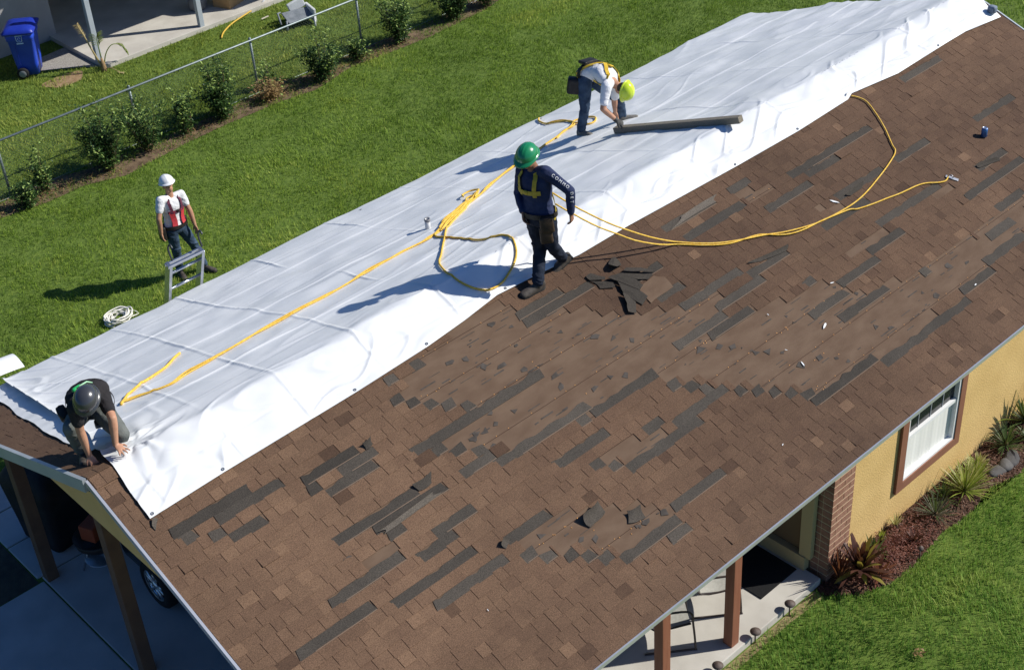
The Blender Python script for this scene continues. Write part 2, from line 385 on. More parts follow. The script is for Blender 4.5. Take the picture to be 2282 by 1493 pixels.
SAW = [(2.96, 0.928), (3.09, 1.027), (3.23, 1.159), (3.36, 1.3), (3.53, 1.42), (2.79, 1.553), (2.95, 1.654), (3.08, 1.792), (3.26, 1.897), (4.42, 2.179), (5.54, 2.437), (5.7, 2.547), (5.83, 2.7), (6.12, 2.923), (6.27, 3.05), (6.41, 3.185), (6.57, 3.311), (6.73, 3.421), (2.84, 3.029), (3.0, 3.137), (3.17, 3.266), (3.33, 3.386), (3.46, 3.544), (4.13, 2.708), (4.29, 2.823), (5.55, 2.423), (5.73, 2.543), (3.44, 0.682), (3.09, 0.692), (0.63, 1.155), (0.43, 1.014), (1.66, 1.278), (8.05, 2.376), (9.42, 3.019)]
BARE = [[(4.24, 0.531), (4.79, 0.573), (4.83, 0.816), (5.41, 1.119), (5.82, 1.488), (6.05, 1.585), (6.37, 1.676), (6.54, 1.727), (6.78, 1.714), (7.16, 1.722), (6.91, 1.879), (7.17, 2.285), (8.12, 2.348), (8.32, 2.641), (8.76, 2.848), (9.46, 3.01), (9.87, 3.058), (10.49, 3.065), (11.06, 3.062), (11.7, 3.052), (11.07, 3.477), (10.2, 3.446), (9.64, 3.504), (9.26, 3.505), (7.93, 3.658), (7.78, 3.514), (6.7, 3.492), (6.73, 3.367), (6.35, 3.066), (5.99, 2.712), (5.51, 2.347), (4.44, 2.248), (4.4, 2.083), (3.27, 1.97), (3.16, 1.792), (2.72, 1.48), (3.0, 1.418), (3.58, 1.491), (3.37, 1.277), (3.19, 1.089), (3.07, 0.919), (2.9, 0.875), (3.2, 0.8), (3.56, 0.659)], [(2.78, 2.912), (3.18, 2.94), (3.37, 2.9), (3.53, 2.954), (4.02, 3.233), (4.37, 3.468), (4.37, 3.58), (3.6, 3.596), (3.51, 3.422), (3.36, 3.355), (3.23, 3.262), (2.96, 3.105), (2.83, 2.97)], [(4.15, 2.641), (4.37, 2.654), (4.7, 2.696), (5.0, 2.782), (5.0, 2.877), (4.5, 2.89), (4.33, 2.788)], [(1.22, 2.123), (1.62, 2.129), (1.83, 2.176), (1.86, 2.259), (1.53, 2.246), (1.19, 2.204)], [(8.35, 0.918), (8.61, 0.925), (8.87, 1.041), (8.83, 1.127), (8.44, 1.071), (8.26, 1.02)], [(9.02, 1.649), (9.14, 1.63), (9.47, 1.716), (9.37, 1.776), (9.02, 1.747)], [(10.37, 2.18), (10.65, 2.197), (10.99, 2.339), (10.95, 2.416), (10.59, 2.35), (10.41, 2.274)], [(10.77, 3.2), (10.93, 3.113), (11.59, 3.112), (11.27, 3.328)], [(8.81, 2.327), (9.67, 2.357), (9.68, 2.425), (9.04, 2.416), (8.8, 2.382)], [(8.68, 2.481), (9.03, 2.5), (9.02, 2.555), (8.69, 2.519)], [(1.03, 1.028), (1.45, 1.063), (1.5, 1.083), (1.07, 1.076)]]
BLOCKS = [[(7.14, 2.218), (8.02, 2.227), (8.05, 2.422), (7.15, 2.307)], [(6.77, 2.029), (7.53, 2.077), (7.53, 2.196), (6.74, 2.15)], [(8.33, 2.689), (9.22, 2.773), (9.4, 3.035), (8.85, 2.914), (8.32, 2.796)], [(7.86, 1.658), (9.16, 2.125), (8.55, 2.485), (8.07, 2.26), (7.97, 2.048)]]
SCRAPS = [(4.46, 0.732), (5.01, 1.229), (4.61, 0.871), (5.45, 1.627), (5.29, 1.497), (5.6, 1.77), (5.16, 1.37), (4.47, 1.101), (3.74, 0.874), (3.9, 0.944), (4.0, 1.115), (4.16, 1.219), (4.33, 1.388), (5.03, 1.992), (5.19, 2.063), (4.55, 1.637), (4.5, 1.776), (4.78, 1.994), (3.88, 1.719), (3.6, 1.739), (3.46, 1.741), (3.29, 1.74), (3.65, 1.608), (3.35, 1.718), (3.41, 1.917), (6.37, 2.388), (6.49, 2.491), (6.66, 2.687), (6.78, 2.77), (6.92, 2.864), (7.39, 3.276), (7.48, 3.391), (8.16, 3.257), (7.36, 2.535), (7.37, 2.65), (10.0, 3.276), (9.74, 3.17), (9.2, 3.381), (9.39, 3.501), (7.23, 3.152), (6.97, 3.109), (6.34, 2.657), (8.32, 3.367), (6.15, 2.303), (3.38, 3.242), (3.49, 3.316), (3.08, 2.977), (4.04, 3.476), (3.94, 3.467), (4.28, 3.513), (3.3, 1.737), (1.41, 2.074)]
WHITES = [(8.23, 2.523, 0.05), (7.19, 2.405, 0.03), (7.64, 2.897, 0.09), (6.98, 3.114, 0.06), (6.97, 2.868, 0.03), (5.94, 3.697, 0.03), (2.12, 3.265, 0.025), (9.33, 1.675, 0.1), (9.77, 3.561, 0.05)]
NAILX = [(3.51, 3.04), (3.35, 3.042), (3.2, 3.045), (3.04, 3.046), (3.55, 3.237), (3.39, 3.086), (3.87, 3.444), (4.05, 3.423), (3.7, 3.448), (3.55, 3.45), (3.83, 3.491), (4.47, 1.359), (4.46, 1.424), (4.4, 1.48), (4.66, 1.995), (3.37, 1.07), (3.42, 1.059), (3.2, 1.031), (9.31, 3.035), (7.13, 2.665), (7.24, 2.651), (7.23, 2.677), (6.25, 2.255), (6.28, 2.27), (7.32, 3.147), (7.46, 3.256), (7.15, 3.149), (6.91, 3.474), (6.95, 3.464), (6.89, 3.405)]

M_sh = tone_mat('shingle', (.080, .045, .029), (.148, .089, .054), grit=.5, gscale=120.0)
M_shd = tone_mat('shingle_headlap', (.048, .041, .034), (.084, .071, .058), grit=.55, gscale=120.0)
M_seal = mat('sealant', (.17, .12, .085), .9)
def inside(poly, x, y):
    c = False; j = len(poly) - 1
    for i in range(len(poly)):
        if (poly[i][1] > y) != (poly[j][1] > y) and x < (poly[j][0] - poly[i][0]) * (y - poly[i][1]) / (poly[j][1] - poly[i][1]) + poly[i][0]: c = not c
        j = i
    return c
DX = .03
NC = int(SF / EX) + 1
S0 = SF + .012
def course(s): return int((S0 - s) / EX)
NXC = int(L / DX)
state = np.zeros((NC, NXC), int)           # 0 tab, 1 bare felt, 2 bare headlap
for k in range(NC):
    sc = S0 - (k + .5) * EX
    for j in range(NXC):
        xx = (j + .5) * DX
        if any(inside(p, xx + .05 * math.sin(k * 2.1), sc) for p in BARE): state[k, j] = 1
        if any(inside(p, xx, sc) for p in BLOCKS): state[k, j] = 0
for x0, x1, s, nrow, kd in STRIPS:
    k = course(s)
    for r_ in range(nrow):
        if 0 <= k + r_ < NC: state[k + r_, max(0, int(x0 / DX)):int(x1 / DX)] = 2
for x, s in SAW:
    k = course(s)
    if 0 <= k < NC: state[k, int((x - .075) / DX):int((x + .075) / DX)] = 2
TARPF = [(0.0, .70), (.216, .696), (1.05, .665), (2.68, .635), (3.67, .594), (4.22, .545), (4.76, .475), (5.24, .50), (5.96, .551), (6.78, .544), (8.69, .58), (9.92, .586), (11.0, .55), (11.14, .50), (12.07, .589), (13.19, .558), (13.76, .551), (14.57, .635), (15, .64)]
def tarp_f(x): return np.interp(x, [a for a, b in TARPF], [b for a, b in TARPF])

def plate(mb, x0, x1, s_top, s_bot, side, h_tb, h_bb, h_tt, h_bt, tone, mi=0):
    """a thin wedge lying on the roof: bottom-face and top-face heights at its upper and lower edge"""
    vs = []
    for x in (x0, x1):
        for s, hb, ht in ((s_top, h_tb, h_tt), (s_bot, h_bb, h_bt)):
            vs.append(P(x, side * s, hb)); vs.append(P(x, side * s, ht))
    fs = [(0, 1, 3, 2), (4, 6, 7, 5), (1, 5, 7, 3), (0, 2, 6, 4), (2, 3, 7, 6), (0, 4, 5, 1)]
    if side > 0: fs = [f[::-1] for f in fs]
    mb.add(vs, fs, mi, tone)
tabs = []          # (size in the picture, args)
strips = []
for k in range(NC):
    s_bot = S0 - k * EX; s_top = max(0.004, s_bot - EX - .014)
    if s_bot < .02: continue
    j = 0
    while j < NXC:
        st = state[k, j]; j1 = j
        while j1 < NXC and state[k, j1] == st: j1 += 1
        xa, xb = j * DX, j1 * DX if j1 < NXC else L
        if st == 0:
            x = xa
            while x < xb - .01:
                w = random.choice((.12, .145, .165, .18, .215)) * random.uniform(.92, 1.08)
                if j == 0 and x == xa: w *= random.uniform(.4, 1)
                if xb - x - w < .06: w = xb - x
                tabs.append((x, min(x + w, xb), s_top, s_bot)); x += w
        elif st == 2:
            strips.append((xa, xb, s_top, s_bot, k))
        j = j1
def near(t):
    c = P((t[0] + t[1]) / 2, -(t[2] + t[3]) / 2)
    hid = t[3] < tarp_f((t[0] + t[1]) / 2) - .05
    # outside the picture?
    v = cam_o.rotation_euler.to_matrix().transposed() @ (c - CAM_P)
    u = .5 + v.x / -v.z * 3258.6 / 2282; w = .5 - v.y / -v.z * 3258.6 / 1493
    vis = (0 < u < 1 and 0 < w < 1) and not hid
    return -(t[1] - t[0]) / (c - CAM_P).length ** 2 if vis else 1
tabs.sort(key=near)
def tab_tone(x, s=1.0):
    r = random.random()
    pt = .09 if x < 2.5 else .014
    wear = float(fbm(x * .45, s * .7, 77, 3)); lit_end = max(0, 1 - x / 5.5)      # near end lighter: uneven light along the roof painted into the tab colour
    if r < pt: return (random.uniform(.75, .95) + .1 * lit_end, random.uniform(1.05, 1.15) * (1 + .15 * lit_end), 0, 1)
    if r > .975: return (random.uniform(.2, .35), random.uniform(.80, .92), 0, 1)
    return (random.gauss(.42, .065) + .14 * wear + .22 * lit_end, random.uniform(.965, 1.03) * (.97 + .10 * wear + .20 * lit_end), 0, 1)
field = MB()
for i, (x0, x1, st_, sb_) in enumerate(tabs):
    th = random.choice((0, 0, .002, .003)); lift = random.uniform(0, .0018) + (.01 if random.random() < .008 else 0)
    wob = random.uniform(-.003, .003)
    gl = random.uniform(.004, .006) if random.random() < .5 else .0004
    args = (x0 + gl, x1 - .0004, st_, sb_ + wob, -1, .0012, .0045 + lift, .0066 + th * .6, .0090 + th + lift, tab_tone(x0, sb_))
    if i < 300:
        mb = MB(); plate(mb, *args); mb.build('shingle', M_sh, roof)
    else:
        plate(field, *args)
# a strip of the back slope by the gable is not covered either
kb = 0
s_b = SB + .012
while s_b > .05:
    x = 0.0
    while x < 1.3:
        w = random.choice((.10, .13, .15, .17, .20))
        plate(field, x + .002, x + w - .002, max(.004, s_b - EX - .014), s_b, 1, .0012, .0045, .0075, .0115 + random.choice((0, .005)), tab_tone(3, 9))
        x += w
    s_b -= EX
field.build('shingle_field', M_sh, roof, kind='stuff')
for i in range(2):
    mb = MB(); x0 = .01 + i * .112
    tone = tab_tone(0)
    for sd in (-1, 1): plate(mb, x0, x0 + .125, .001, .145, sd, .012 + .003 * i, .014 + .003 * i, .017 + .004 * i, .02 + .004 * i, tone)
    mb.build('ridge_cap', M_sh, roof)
for (xa, xb, s_t, s_b, k) in strips:
    mb = MB(); tone = (random.uniform(.1, .75), random.uniform(.85, 1.12), 0, 1)
    hx = random.uniform(0, .002)
    nseg = max(1, int((xb - xa) / .10)); pts_t = []; pts_b = []
    for i in range(nseg + 1):
        x = xa + (xb - xa) * i / nseg
        e0 = random.uniform(-.034, .008) if random.random() < .6 else random.uniform(-.006, .003)
        pts_t.append((x + (random.uniform(-.04, .04) if i in (0, nseg) else 0), s_t + .004 - e0)); pts_b.append((x, s_b))
    top = [P(x, -s, .0062 + hx) for x, s in pts_t] + [P(x, -s, .0066 + hx) for x, s in pts_b]
    bot = [P(x, -s, .001) for x, s in pts_t] + [P(x, -s, .001) for x, s in pts_b]
    m = nseg + 1
    fs = [(i, i + m, i + 1 + m, i + 1) for i in range(nseg)]
    fs += [(i + 2 * m, i + 1 + 2 * m, i + 1, i) for i in range(nseg)] + [(i + m, i + 3 * m, i + 1 + 3 * m, i + 1 + m) for i in range(nseg)]
    fs += [(0, 2 * m, 3 * m, m), (nseg, nseg + m, nseg + 3 * m, nseg + 2 * m)]
    mb.add(top + bot, fs, 0, tone)
    if random.random() < .55:
        a = random.uniform(0, .3) * (xb - xa)
        plate(mb, xa + a, xb, s_b - .011, s_b - .003, -1, .006, .006, .0085 + hx, .0085 + hx, (.5, 1, 0, 1), 1)
    mb.build('headlap_strip', [M_shd, M_seal], roof)
# felt laps with rows of nails
M_nail = mat('copper_nail', (.46, .22, .07), .4, metal=.5, spec=.6)
nails = MB()
def nail(x, s, r=.0072):
    b = P(x, -s, 0); nrm = (P(x, -s, 1) - b).normalized(); a = Vector((1, 0, 0)); c = nrm.cross(a)
    rings = []
    for rr, hh in ((1, .001), (1, .004), (.6, .007), (.15, .008)):
        rings.append([b + (a * math.cos(k * math.pi / 3) + c * math.sin(k * math.pi / 3)) * r * rr + nrm * hh for k in range(6)])
    nails.rings(rings, 0, True)
for s in (.655, 1.06, 1.448, 1.856, 2.25, 2.65, 3.04, 3.44):
    mb = MB(); plate(mb, 2.2, 12.2, s - .40, s, -1, .0002, .0004, .0008, .0032, (.5, 1, 0, 1)); plate(mb, 2.2, 12.2, s + .001, s + .006, -1, .0004, .0004, .0022, .0022, (.5, 1, 0, 1), 1)
    mb.build('felt_strip', [M_felt, M_seam], roof)
    x = 2.4 + random.random() * .1
    while x < 11.8:
        k = course(s); j = int(x / DX)
        if 0 <= k < NC and state[k, j] == 1 and random.random() < .8: nail(x, s - .006 + random.uniform(-.006, .006))
        x += .165 + random.uniform(-.03, .03)
for x, s in NAILX: nail(x, s)
nails.build('roofing_nails', M_nail, roof, kind='stuff')
# scraps of torn felt and tar left on the bare deck
for i, (x, s) in enumerate(SCRAPS + [(random.uniform(3.2, 9.5), 0) for _ in range(38)]):
    if s == 0:
        s = random.uniform(.8, 3.5); k = course(s); j = int(x / DX)
        if not (0 <= k < NC and state[k, j] == 1): continue
        sz = random.uniform(.012, .03)
    else: sz = random.uniform(.028, .055)
    a0 = random.uniform(0, 6.28); np_ = random.choice((3, 4, 5)); mb = MB()
    ring = []
    for q in range(np_):
        a = a0 + q * 6.283 / np_ + random.uniform(-.4, .4); r = sz * random.uniform(.5, 1.3)
        ring.append((x + math.cos(a) * r * 1.25, s + math.sin(a) * r * .8))
    up = [P(px, -ps, .0052 + random.uniform(0, .003)) for px, ps in ring]; lo = [P(px, -ps, .0034) for px, ps in ring]
    mb.add(lo + up, [tuple(range(np_, 2 * np_))[::-1], tuple(range(np_))] + [(q, (q + 1) % np_, np_ + (q + 1) % np_, np_ + q) for q in range(np_)], 0, (random.uniform(.2, .8), random.uniform(.8, 1.05), 0, 1))
    fixn(mb.build('torn_scrap', M_scrap, roof))
# streaks of aged tar glue
streak = MB()
for _ in range(420):
    x = random.uniform(2.8, 11.2); s = random.uniform(.7, 3.6); k = course(s); j = int(x / DX)
    if not (0 <= k < NC and state[k, j] == 1): continue
    l = random.uniform(.03, .20); w = random.uniform(.003, .011)
    plate(streak, x, x + l, s - w, s + w * .5, -1, .0025, .0025, .0048, .0048, (random.uniform(.2, .9), .9, 0, 1))
streak.build('tar_streaks', M_scrap, roof, kind='stuff')

# ------------------------------------------------------------------ house details: window, bricks
win = MB()
for lo, hi in (((8.11, -3.60, .52), (8.235, -3.561, 2.14)), ((9.345, -3.60, .52), (9.46, -3.561, 2.14)), ((8.235, -3.60, .52), (9.345, -3.561, .64)), ((8.235, -3.60, 2.02), (9.345, -3.561, 2.14))): win.box(lo, hi)
window = win.build('window', M_browntrim, house, label='front window with brown surround and white blind')
fr_ = MB()
for lo, hi in (((8.236, -3.585, .641), (8.275, -3.50, 2.019)), ((9.305, -3.585, .641), (9.344, -3.50, 2.019)), ((8.275, -3.585, .641), (9.305, -3.50, .675)), ((8.275, -3.585, 1.985), (9.305, -3.50, 2.019)), ((8.275, -3.570, 1.245), (9.305, -3.50, 1.29))): fr_.box(lo, hi)
fr_.build('frame', M_white, window)
for i in range(4):
    x0 = 8.277 + i * .2575
    MB().box((x0 + .004, -3.528, 1.292), (x0 + .2495, -3.520, 1.983)).build('pane', M_glass, window)
mt = MB()
for i in range(1, 4): mt.box((8.277 + i * .2575 - .004, -3.536, 1.292), (8.277 + i * .2575 + .0035, -3.512, 1.983))
mt.build('glazing_bars', mat('grey_bar', (.45, .47, .50), .5), window)
bl = []
for j in range(2):
    z = (.677, 1.243)[j]
    bl.append([(8.277 + 1.026 * i / 60, -3.525 + .0016 * math.sin(i * .45) + .0006 * math.sin(i * 1.3), z) for i in range(61)])
MB().rings(bl, 0, False, closed=False).build('blind', M_blind, window, smooth=True)
pil = MB().box((6.815, -3.585, .0), (7.195, -3.345, 2.34)).build('brick_pillar', M_mortar, house)
ROW = .098
for r_ in range(23):
    z0 = .008 + r_ * ROW; z1 = z0 + ROW - .016
    off = 0 if r_ % 2 else .105
    for xa, xb in ((6.81, 6.90 + off), (6.908 + off, 7.108 + off), (7.116 + off, 7.2)):
        xb = min(xb, 7.2)
        if xb - xa > .03: MB().box((xa, -3.589, z0), (xb, -3.575, z1)).build('brick', M_brick, pil)
    for ya, yb in ((-3.574, -3.46), (-3.452, -3.35)): MB().box((6.811, ya, z0), (6.83, yb, z1)).build('brick', M_brick, pil)

# ------------------------------------------------------------------ tarp
M_tarp = mat('white_tarp', (.70, .715, .722), .45, (.785, .792, .792), 2.4, 9, .10, 160, spec=.4)
XL = [(-.72, .215), (-.3, .232), (0.0, .27), (.5, .34), (.9, .47), (1.5, .56), (2.2, .62), (3.0, .70), (3.8, .80), (4.6, .90), (6, 1.0)]
def tarp_xl(q): return np.interp(q, [a for a, b in XL], [b for a, b in XL])
TARPB = [(0, 4.58), (1.6, 4.56), (3.1, 4.60), (4.4, 4.50), (5.7, 4.44), (6.5, 4.36), (8, 4.40), (9.5, 4.42), (10.6, 4.36), (12.6, 4.42), (13.6, 4.52), (14.7, 4.62), (15, 4.5)]
def tarp_b(x): return np.interp(x, [a for a, b in TARPB], [b for a, b in TARPB])
FOLDQ = (.42, .98, 1.56, 2.12, 2.70, 3.28, 3.84)
def tarp_h(x, q):
    x = np.asarray(x, float); q = np.asarray(q, float)
    h = np.full(np.broadcast(x, q).shape, .024)
    h = h + .012 * fbm(x * .9, q * 1.3, 3, 3) + .009 * vnoise(x * 2.0, q * 3.0, 7)
    back = 1 / (1 + np.exp(-(q - .12) * 18)); front = 1 - back
    # long low wrinkles running with the ridge
    rn = 1 - np.abs(vnoise(x * .55 + .4 * vnoise(x * .8, q * .9, 21), q * 2.6 + 1.3 * vnoise(x * .5, q * .8, 9), 5))
    h = h + back * .022 * np.clip(rn - .6, 0, 1) ** 1.4 * (1 + .6 * vnoise(x * .35, q * .7, 15))
    rn2 = 1 - np.abs(vnoise(x * 1.1, q * 10 + 1.5 * vnoise(x * .7, q, 19), 25))
    h = h + back * .004 * np.clip(rn2 - .7, 0, 1)
    # packing folds parallel to the ridge
    for i, q0 in enumerate(FOLDQ):
        d = q - q0 - .05 * vnoise(x * .28, q * 0 + i, 31)
        amp = .0075 * (.7 + .5 * vnoise(x * .45, q * 0 + i * 3.1, 33))
        h = h + back * amp * np.clip(1 - np.abs(d) / .026, 0, 1) + back * .004 * np.tanh(d / .03) * (1 if i % 2 else -1) * np.exp(-(d / .2) ** 2)
    # packing folds across
    for i, x0 in enumerate((1.35, 2.15, 3.15, 4.25, 5.5, 6.9, 8.3, 9.9, 11.4, 12.9)):
        d = x - x0 - .06 * vnoise(q * .9, q * 0 + i, 41) - .12 * q * (.35 if i < 5 else .15)
        amp = (.014 if i < 5 else .008) * np.clip(.65 + .8 * vnoise(q * 1.3, q * 0 + i * 2.7, 43), 0, 2)
        h = h + amp * np.clip(1 - np.abs(d) / .028, 0, 1)
    # soft pillowing along the front edge of the ridge
    pil = np.exp(-((q + .20) / .20) ** 2)
    h = h + pil * (.010 + .014 * vnoise(x * .8, q * 1.3, 51) + .006 * vnoise(x * 2.6, q * 3, 53))
    h = h + front * (.018 * vnoise(x * 1.9 + q, q * 2.3, 55) + .016 * np.clip(1 - np.abs(vnoise(x * 1.8 - q * 2.5, q * 2.0 + x * .6, 57)) * 5, 0, 1) + .011 * np.clip(1 - np.abs(vnoise(x * 1.3 + q * 3.1, q * 1.6 - x * .8, 58)) * 6, 0, 1) + .004 * vnoise(x * 5, q * 5, 59) - .006 * np.clip(1 - np.abs(q + .36 + .02 * vnoise(x * .7, q * 0, 60)) / .02, 0, 1))
    # gathered folds fanning out from the kneeling man
    dx = x - .62; dq = q - .20; rr = np.sqrt(dx * dx + dq * dq) + 1e-6; an = np.arctan2(dq, dx)
    h = h + .022 * np.exp(-(rr / .75) ** 2) * np.clip(rr / .18, 0, 1) * (np.sin(an * 9 + 2 * vnoise(an * 2, rr * 2, 61)) * .5 + .3) * (dx > -.2)
    # loose left end
    le = np.exp(-np.clip(x - tarp_xl(q), 0, 9) / .55) * (q > .3)
    h = h + le * .030 * (vnoise(x * 2.2 + q * 1.2, q * 1.1 - x * .6, 63) * .8 + .5 + .7 * np.clip(1 - np.abs(vnoise(x * 3.0 + q * 1.6, q * .7 - x * .9, 64)) * 4, 0, 1)) + .05 * np.exp(-np.clip(x - tarp_xl(q), 0, 9) / .10) * (1 / (1 + np.exp(-(q - .75) * 14)))
    # drapes at the far end
    far = np.clip((x - 12.2) / 2.2, 0, 1)
    h = h + far * .03 * (1 - np.abs(vnoise(x * 1.5 + q * 2.4, q * .8 - x * .3, 65))) ** 2 + far * .02 * vnoise(x * 3 + q * 4, q * 2, 67)
    h = h + .05 * far * np.exp(-((q + .1) / .3) ** 2)
    # flat again close to the weighted front edge
    ed = np.clip((q + tarp_f(x)) / .10, 0, 1)
    return np.where(q < 0, .020 * (1 - ed) + h * (.08 + .92 * ed), h)
def tarp_xyz(x, q, dh=0.0):
    x = np.asarray(x, float); q = np.asarray(q, float)
    h = tarp_h(x, q) + dh
    y = q / CS; ay = np.sqrt(y * y + .025 ** 2) - .025
    s = np.tanh(y / .06)
    Y = y + s * T / CS * h; Z = ZR - T * ay + h / CS
    over = np.clip(q - SB - .01, 0, 9)
    Y = Y - over / CS * .12; Z = Z - over * .30
    return x, Y, Z
def TP(x, q, dh=0.0):
    a, b, c = tarp_xyz(np.array([x]), np.array([q]), dh)
    return Vector((float(a[0]), float(b[0]), float(c[0])))
NU, NV = 880, 370
U, V = np.meshgrid(np.linspace(0, 1, NU), np.linspace(0, 1, NV), indexing='ij')
xg = .5 + U * 14.2
for _ in range(3):
    qg = -tarp_f(xg) + V * (tarp_f(xg) + tarp_b(xg))
    xr = 14.72 + .05 * np.sin(qg * 3) - .12 * (qg < 0)
    xg = tarp_xl(qg) + U * (xr - tarp_xl(qg))
X, Y, Z = tarp_xyz(xg, qg)
idx = np.arange(NU * NV).reshape(NU, NV)
quads = np.stack([idx[:-1, :-1], idx[1:, :-1], idx[1:, 1:], idx[:-1, 1:]], -1).reshape(-1, 4)
tarp = np_mesh('tarp', np.stack([X, Y, Z], -1).reshape(-1, 3), quads, M_tarp, None, True, label='large white tarp spread over the ridge and back slope of the roof', cat='tarp')
# the turned-under edge at the near end
nq = 120; nx = 10; vs = []
for i in range(nq):
    q = .62 + 3.85 * i / (nq - 1); x0 = float(tarp_xl(q)) - .05 - .17 * min(1, (q - .4) / .9) + .012 * math.sin(q * 6)
    for j in range(nx):
        x = x0 + .34 * j / (nx - 1)
        vs.append(P(x, min(q, SB), .027 + .004 * float(vnoise(q * 4, x * 9, 71)) + .002 * math.sin(q * 25)))
np_mesh('turned_hem', vs, [(i * nx + j, i * nx + j + 1, (i + 1) * nx + j + 1, (i + 1) * nx + j) for i in range(nq - 1) for j in range(nx - 1)], M_tarp, tarp)
# loose flap curling over the back eave
fv = []; fm, fn = 22, 16
for i in range(fm):
    for j in range(fn):
        a = i / (fm - 1); b = j / (fn - 1)
        r = 1 - .55 * max(0, b - .55) ** 2 * 4 * (1 - a)
        x = .30 + .92 * a * r
        fv.append((x, 4.28 + .38 * b, 2.335 + .11 * math.sin(b * 2.2) - .10 * b * b + .05 * math.sin(a * 2.6) - .04 * a))
np_mesh('loose_flap', fv, [(i * fn + j, i * fn + j + 1, (i + 1) * fn + j + 1, (i + 1) * fn + j) for i in range(fm - 1) for j in range(fn - 1)], M_tarp, tarp)
M_grom = mat('grommet', (.30, .32, .34), .35, metal=.8)
def grommet(x, q):
    b = TP(x, q, .002); a = Vector((1, 0, 0)); nrm = Vector((0, -T if q < 0 else T, 1)).normalized(); c = nrm.cross(a)
    rings = []
    for rr, hh in ((.017, 0), (.017, .004), (.007, .004), (.007, .001)):
        rings.append([b + (a * math.cos(k * math.pi / 5) + c * math.sin(k * math.pi / 5)) * rr + nrm * hh for k in range(10)])
    MB().rings(rings, 0, False).build('grommet', M_grom, tarp)
for x in (.26, 1.06, 2.68, 3.67, 4.9, 8.69, 9.92, 13.1): grommet(x, -float(tarp_f(x)) + .03)
for x in (.9, 3.3, 6.2, 9.7): grommet(x, float(tarp_b(x)) - .16)

# ------------------------------------------------------------------ ropes
M_rope = mat('yellow_rope', (.76, .44, .045), .7, (.88, .60, .13), 35, 4, .8, 160, spec=.25)
M_ropew = mat('white_rope', (.72, .70, .64), .8)
def spline(pts, n=8):
    pts = [Vector(p) for p in pts]; out = []
    for i in range(len(pts) - 1):
        p0 = pts[max(i - 1, 0)]; p1 = pts[i]; p2 = pts[i + 1]; p3 = pts[min(i + 2, len(pts) - 1)]
        for k in range(n):
            t = k / n
            out.append(.5 * ((2 * p1) + (p2 - p0) * t + (2 * p0 - 5 * p1 + 4 * p2 - p3) * t * t + (3 * p1 - p0 - 3 * p2 + p3) * t ** 3))
    out.append(pts[-1]); return out
def wiggle(path, a, seed, freq=3.0):
    out = []; d = 0
    for i, p in enumerate(path):
        if i: d += (p - path[i - 1]).length
        out.append(p + Vector((float(vnoise(d * freq, 0, seed)), float(vnoise(d * freq, 5, seed)), 0)) * a)
    return out
def tarp_path(pts, r):
    sp = spline([(x, q, 0) for x, q in pts], 8)
    return [TP(p.x, p.y, r + .003) for p in sp]
def roof_path(pts, r):
    sp = spline([(x, -s, 0) for x, s in pts], 8)
    return [P(p.x, p.y, r + .016) for p in sp]
def rope_thing(name, label, strands, r, m=None):
    """strands: list of point lists in world space; the rope is one object with a strand part each"""
    base = strands[0][0]
    if len(strands) == 1:
        return MB().tube(strands[0], r, 7).build(name, m or M_rope, None, True, label=label, cat='rope')
    t = thing(name, label, 'rope', base)
    for s in strands: MB().tube(s, r, 7).build('strand', m or M_rope, t, True, off=base)
    return t
MAIN = [(1.05, 1.40), (1.24, 1.36), (1.54, 1.23), (1.8, 1.27), (2.25, 1.28), (2.65, 1.35), (3.04, 1.4), (3.49, 1.41), (3.96, 1.45), (4.43, 1.52), (4.84, 1.55), (5.24, 1.54), (5.51, 1.59), (5.71, 1.7), (6.05, 1.9), (6.44, 2.07), (6.77, 2.18), (7.26, 2.44), (7.75, 2.62), (8.34, 2.80)]
m1 = tarp_path(MAIN, .013); m2 = tarp_path([(x + .012, q + .024 + .012 * math.sin(i * 2.3)) for i, (x, q) in enumerate(MAIN)], .013)
rope_thing('safety_rope', 'long doubled yellow rope running along the tarp from kneeling worker past green helmet', [wiggle(m1, .010, 31, 2.2), wiggle(m2, .016, 33, 2.6)], .0105)
rope_thing('safety_rope', 'short yellow rope end on the tarp beside the kneeling worker', [wiggle(tarp_path([(1.03, 1.37), (1.21, 1.54), (1.51, 1.71), (1.8, 1.84), (1.99, 1.98), (2.11, 2.04)], .014), .012, 3)], .015)
LOOP = [(6.72, 2.22), (6.60, 2.26), (6.50, 2.18), (6.33, 1.99), (5.91, 1.75), (5.62, 1.5), (5.16, .98), (4.85, .62), (4.66, .35), (4.54, .08), (4.53, -.09), (4.58, -.27), (4.70, -.37), (4.87, -.38), (5.06, -.32), (5.26, -.2), (5.42, -.05), (5.52, .12), (5.55, .31), (5.46, .48), (5.42, .66), (5.44, .94), (5.43, 1.23), (5.45, 1.47), (5.60, 1.66), (5.95, 1.86), (6.35, 2.04)]
lp = tarp_path(LOOP, .012)
rope_thing('rope_loop', 'yellow rope lying in a big loop behind the green helmet worker', [wiggle(lp, .012, 4)], .012)
bun = [wiggle(tarp_path([(5.62 + .02 * k, 1.60 + .03 * k), (5.95, 1.80 + .035 * k), (6.3, 1.98 + .035 * k), (6.66, 2.20 - .01 * k), (6.78 + .05 * (k % 2), 2.30)], .014 + .012 * (k % 2)), .012, 5 + k) for k in range(5)]
bun.append(tarp_path([(6.62, 2.12), (6.74, 2.24), (6.86, 2.34), (6.80, 2.46), (6.66, 2.44), (6.60, 2.34)], .03))
rope_thing('rope_bundle', 'bunched yellow rope gathered on the tarp at the head of the loop', bun, .012)
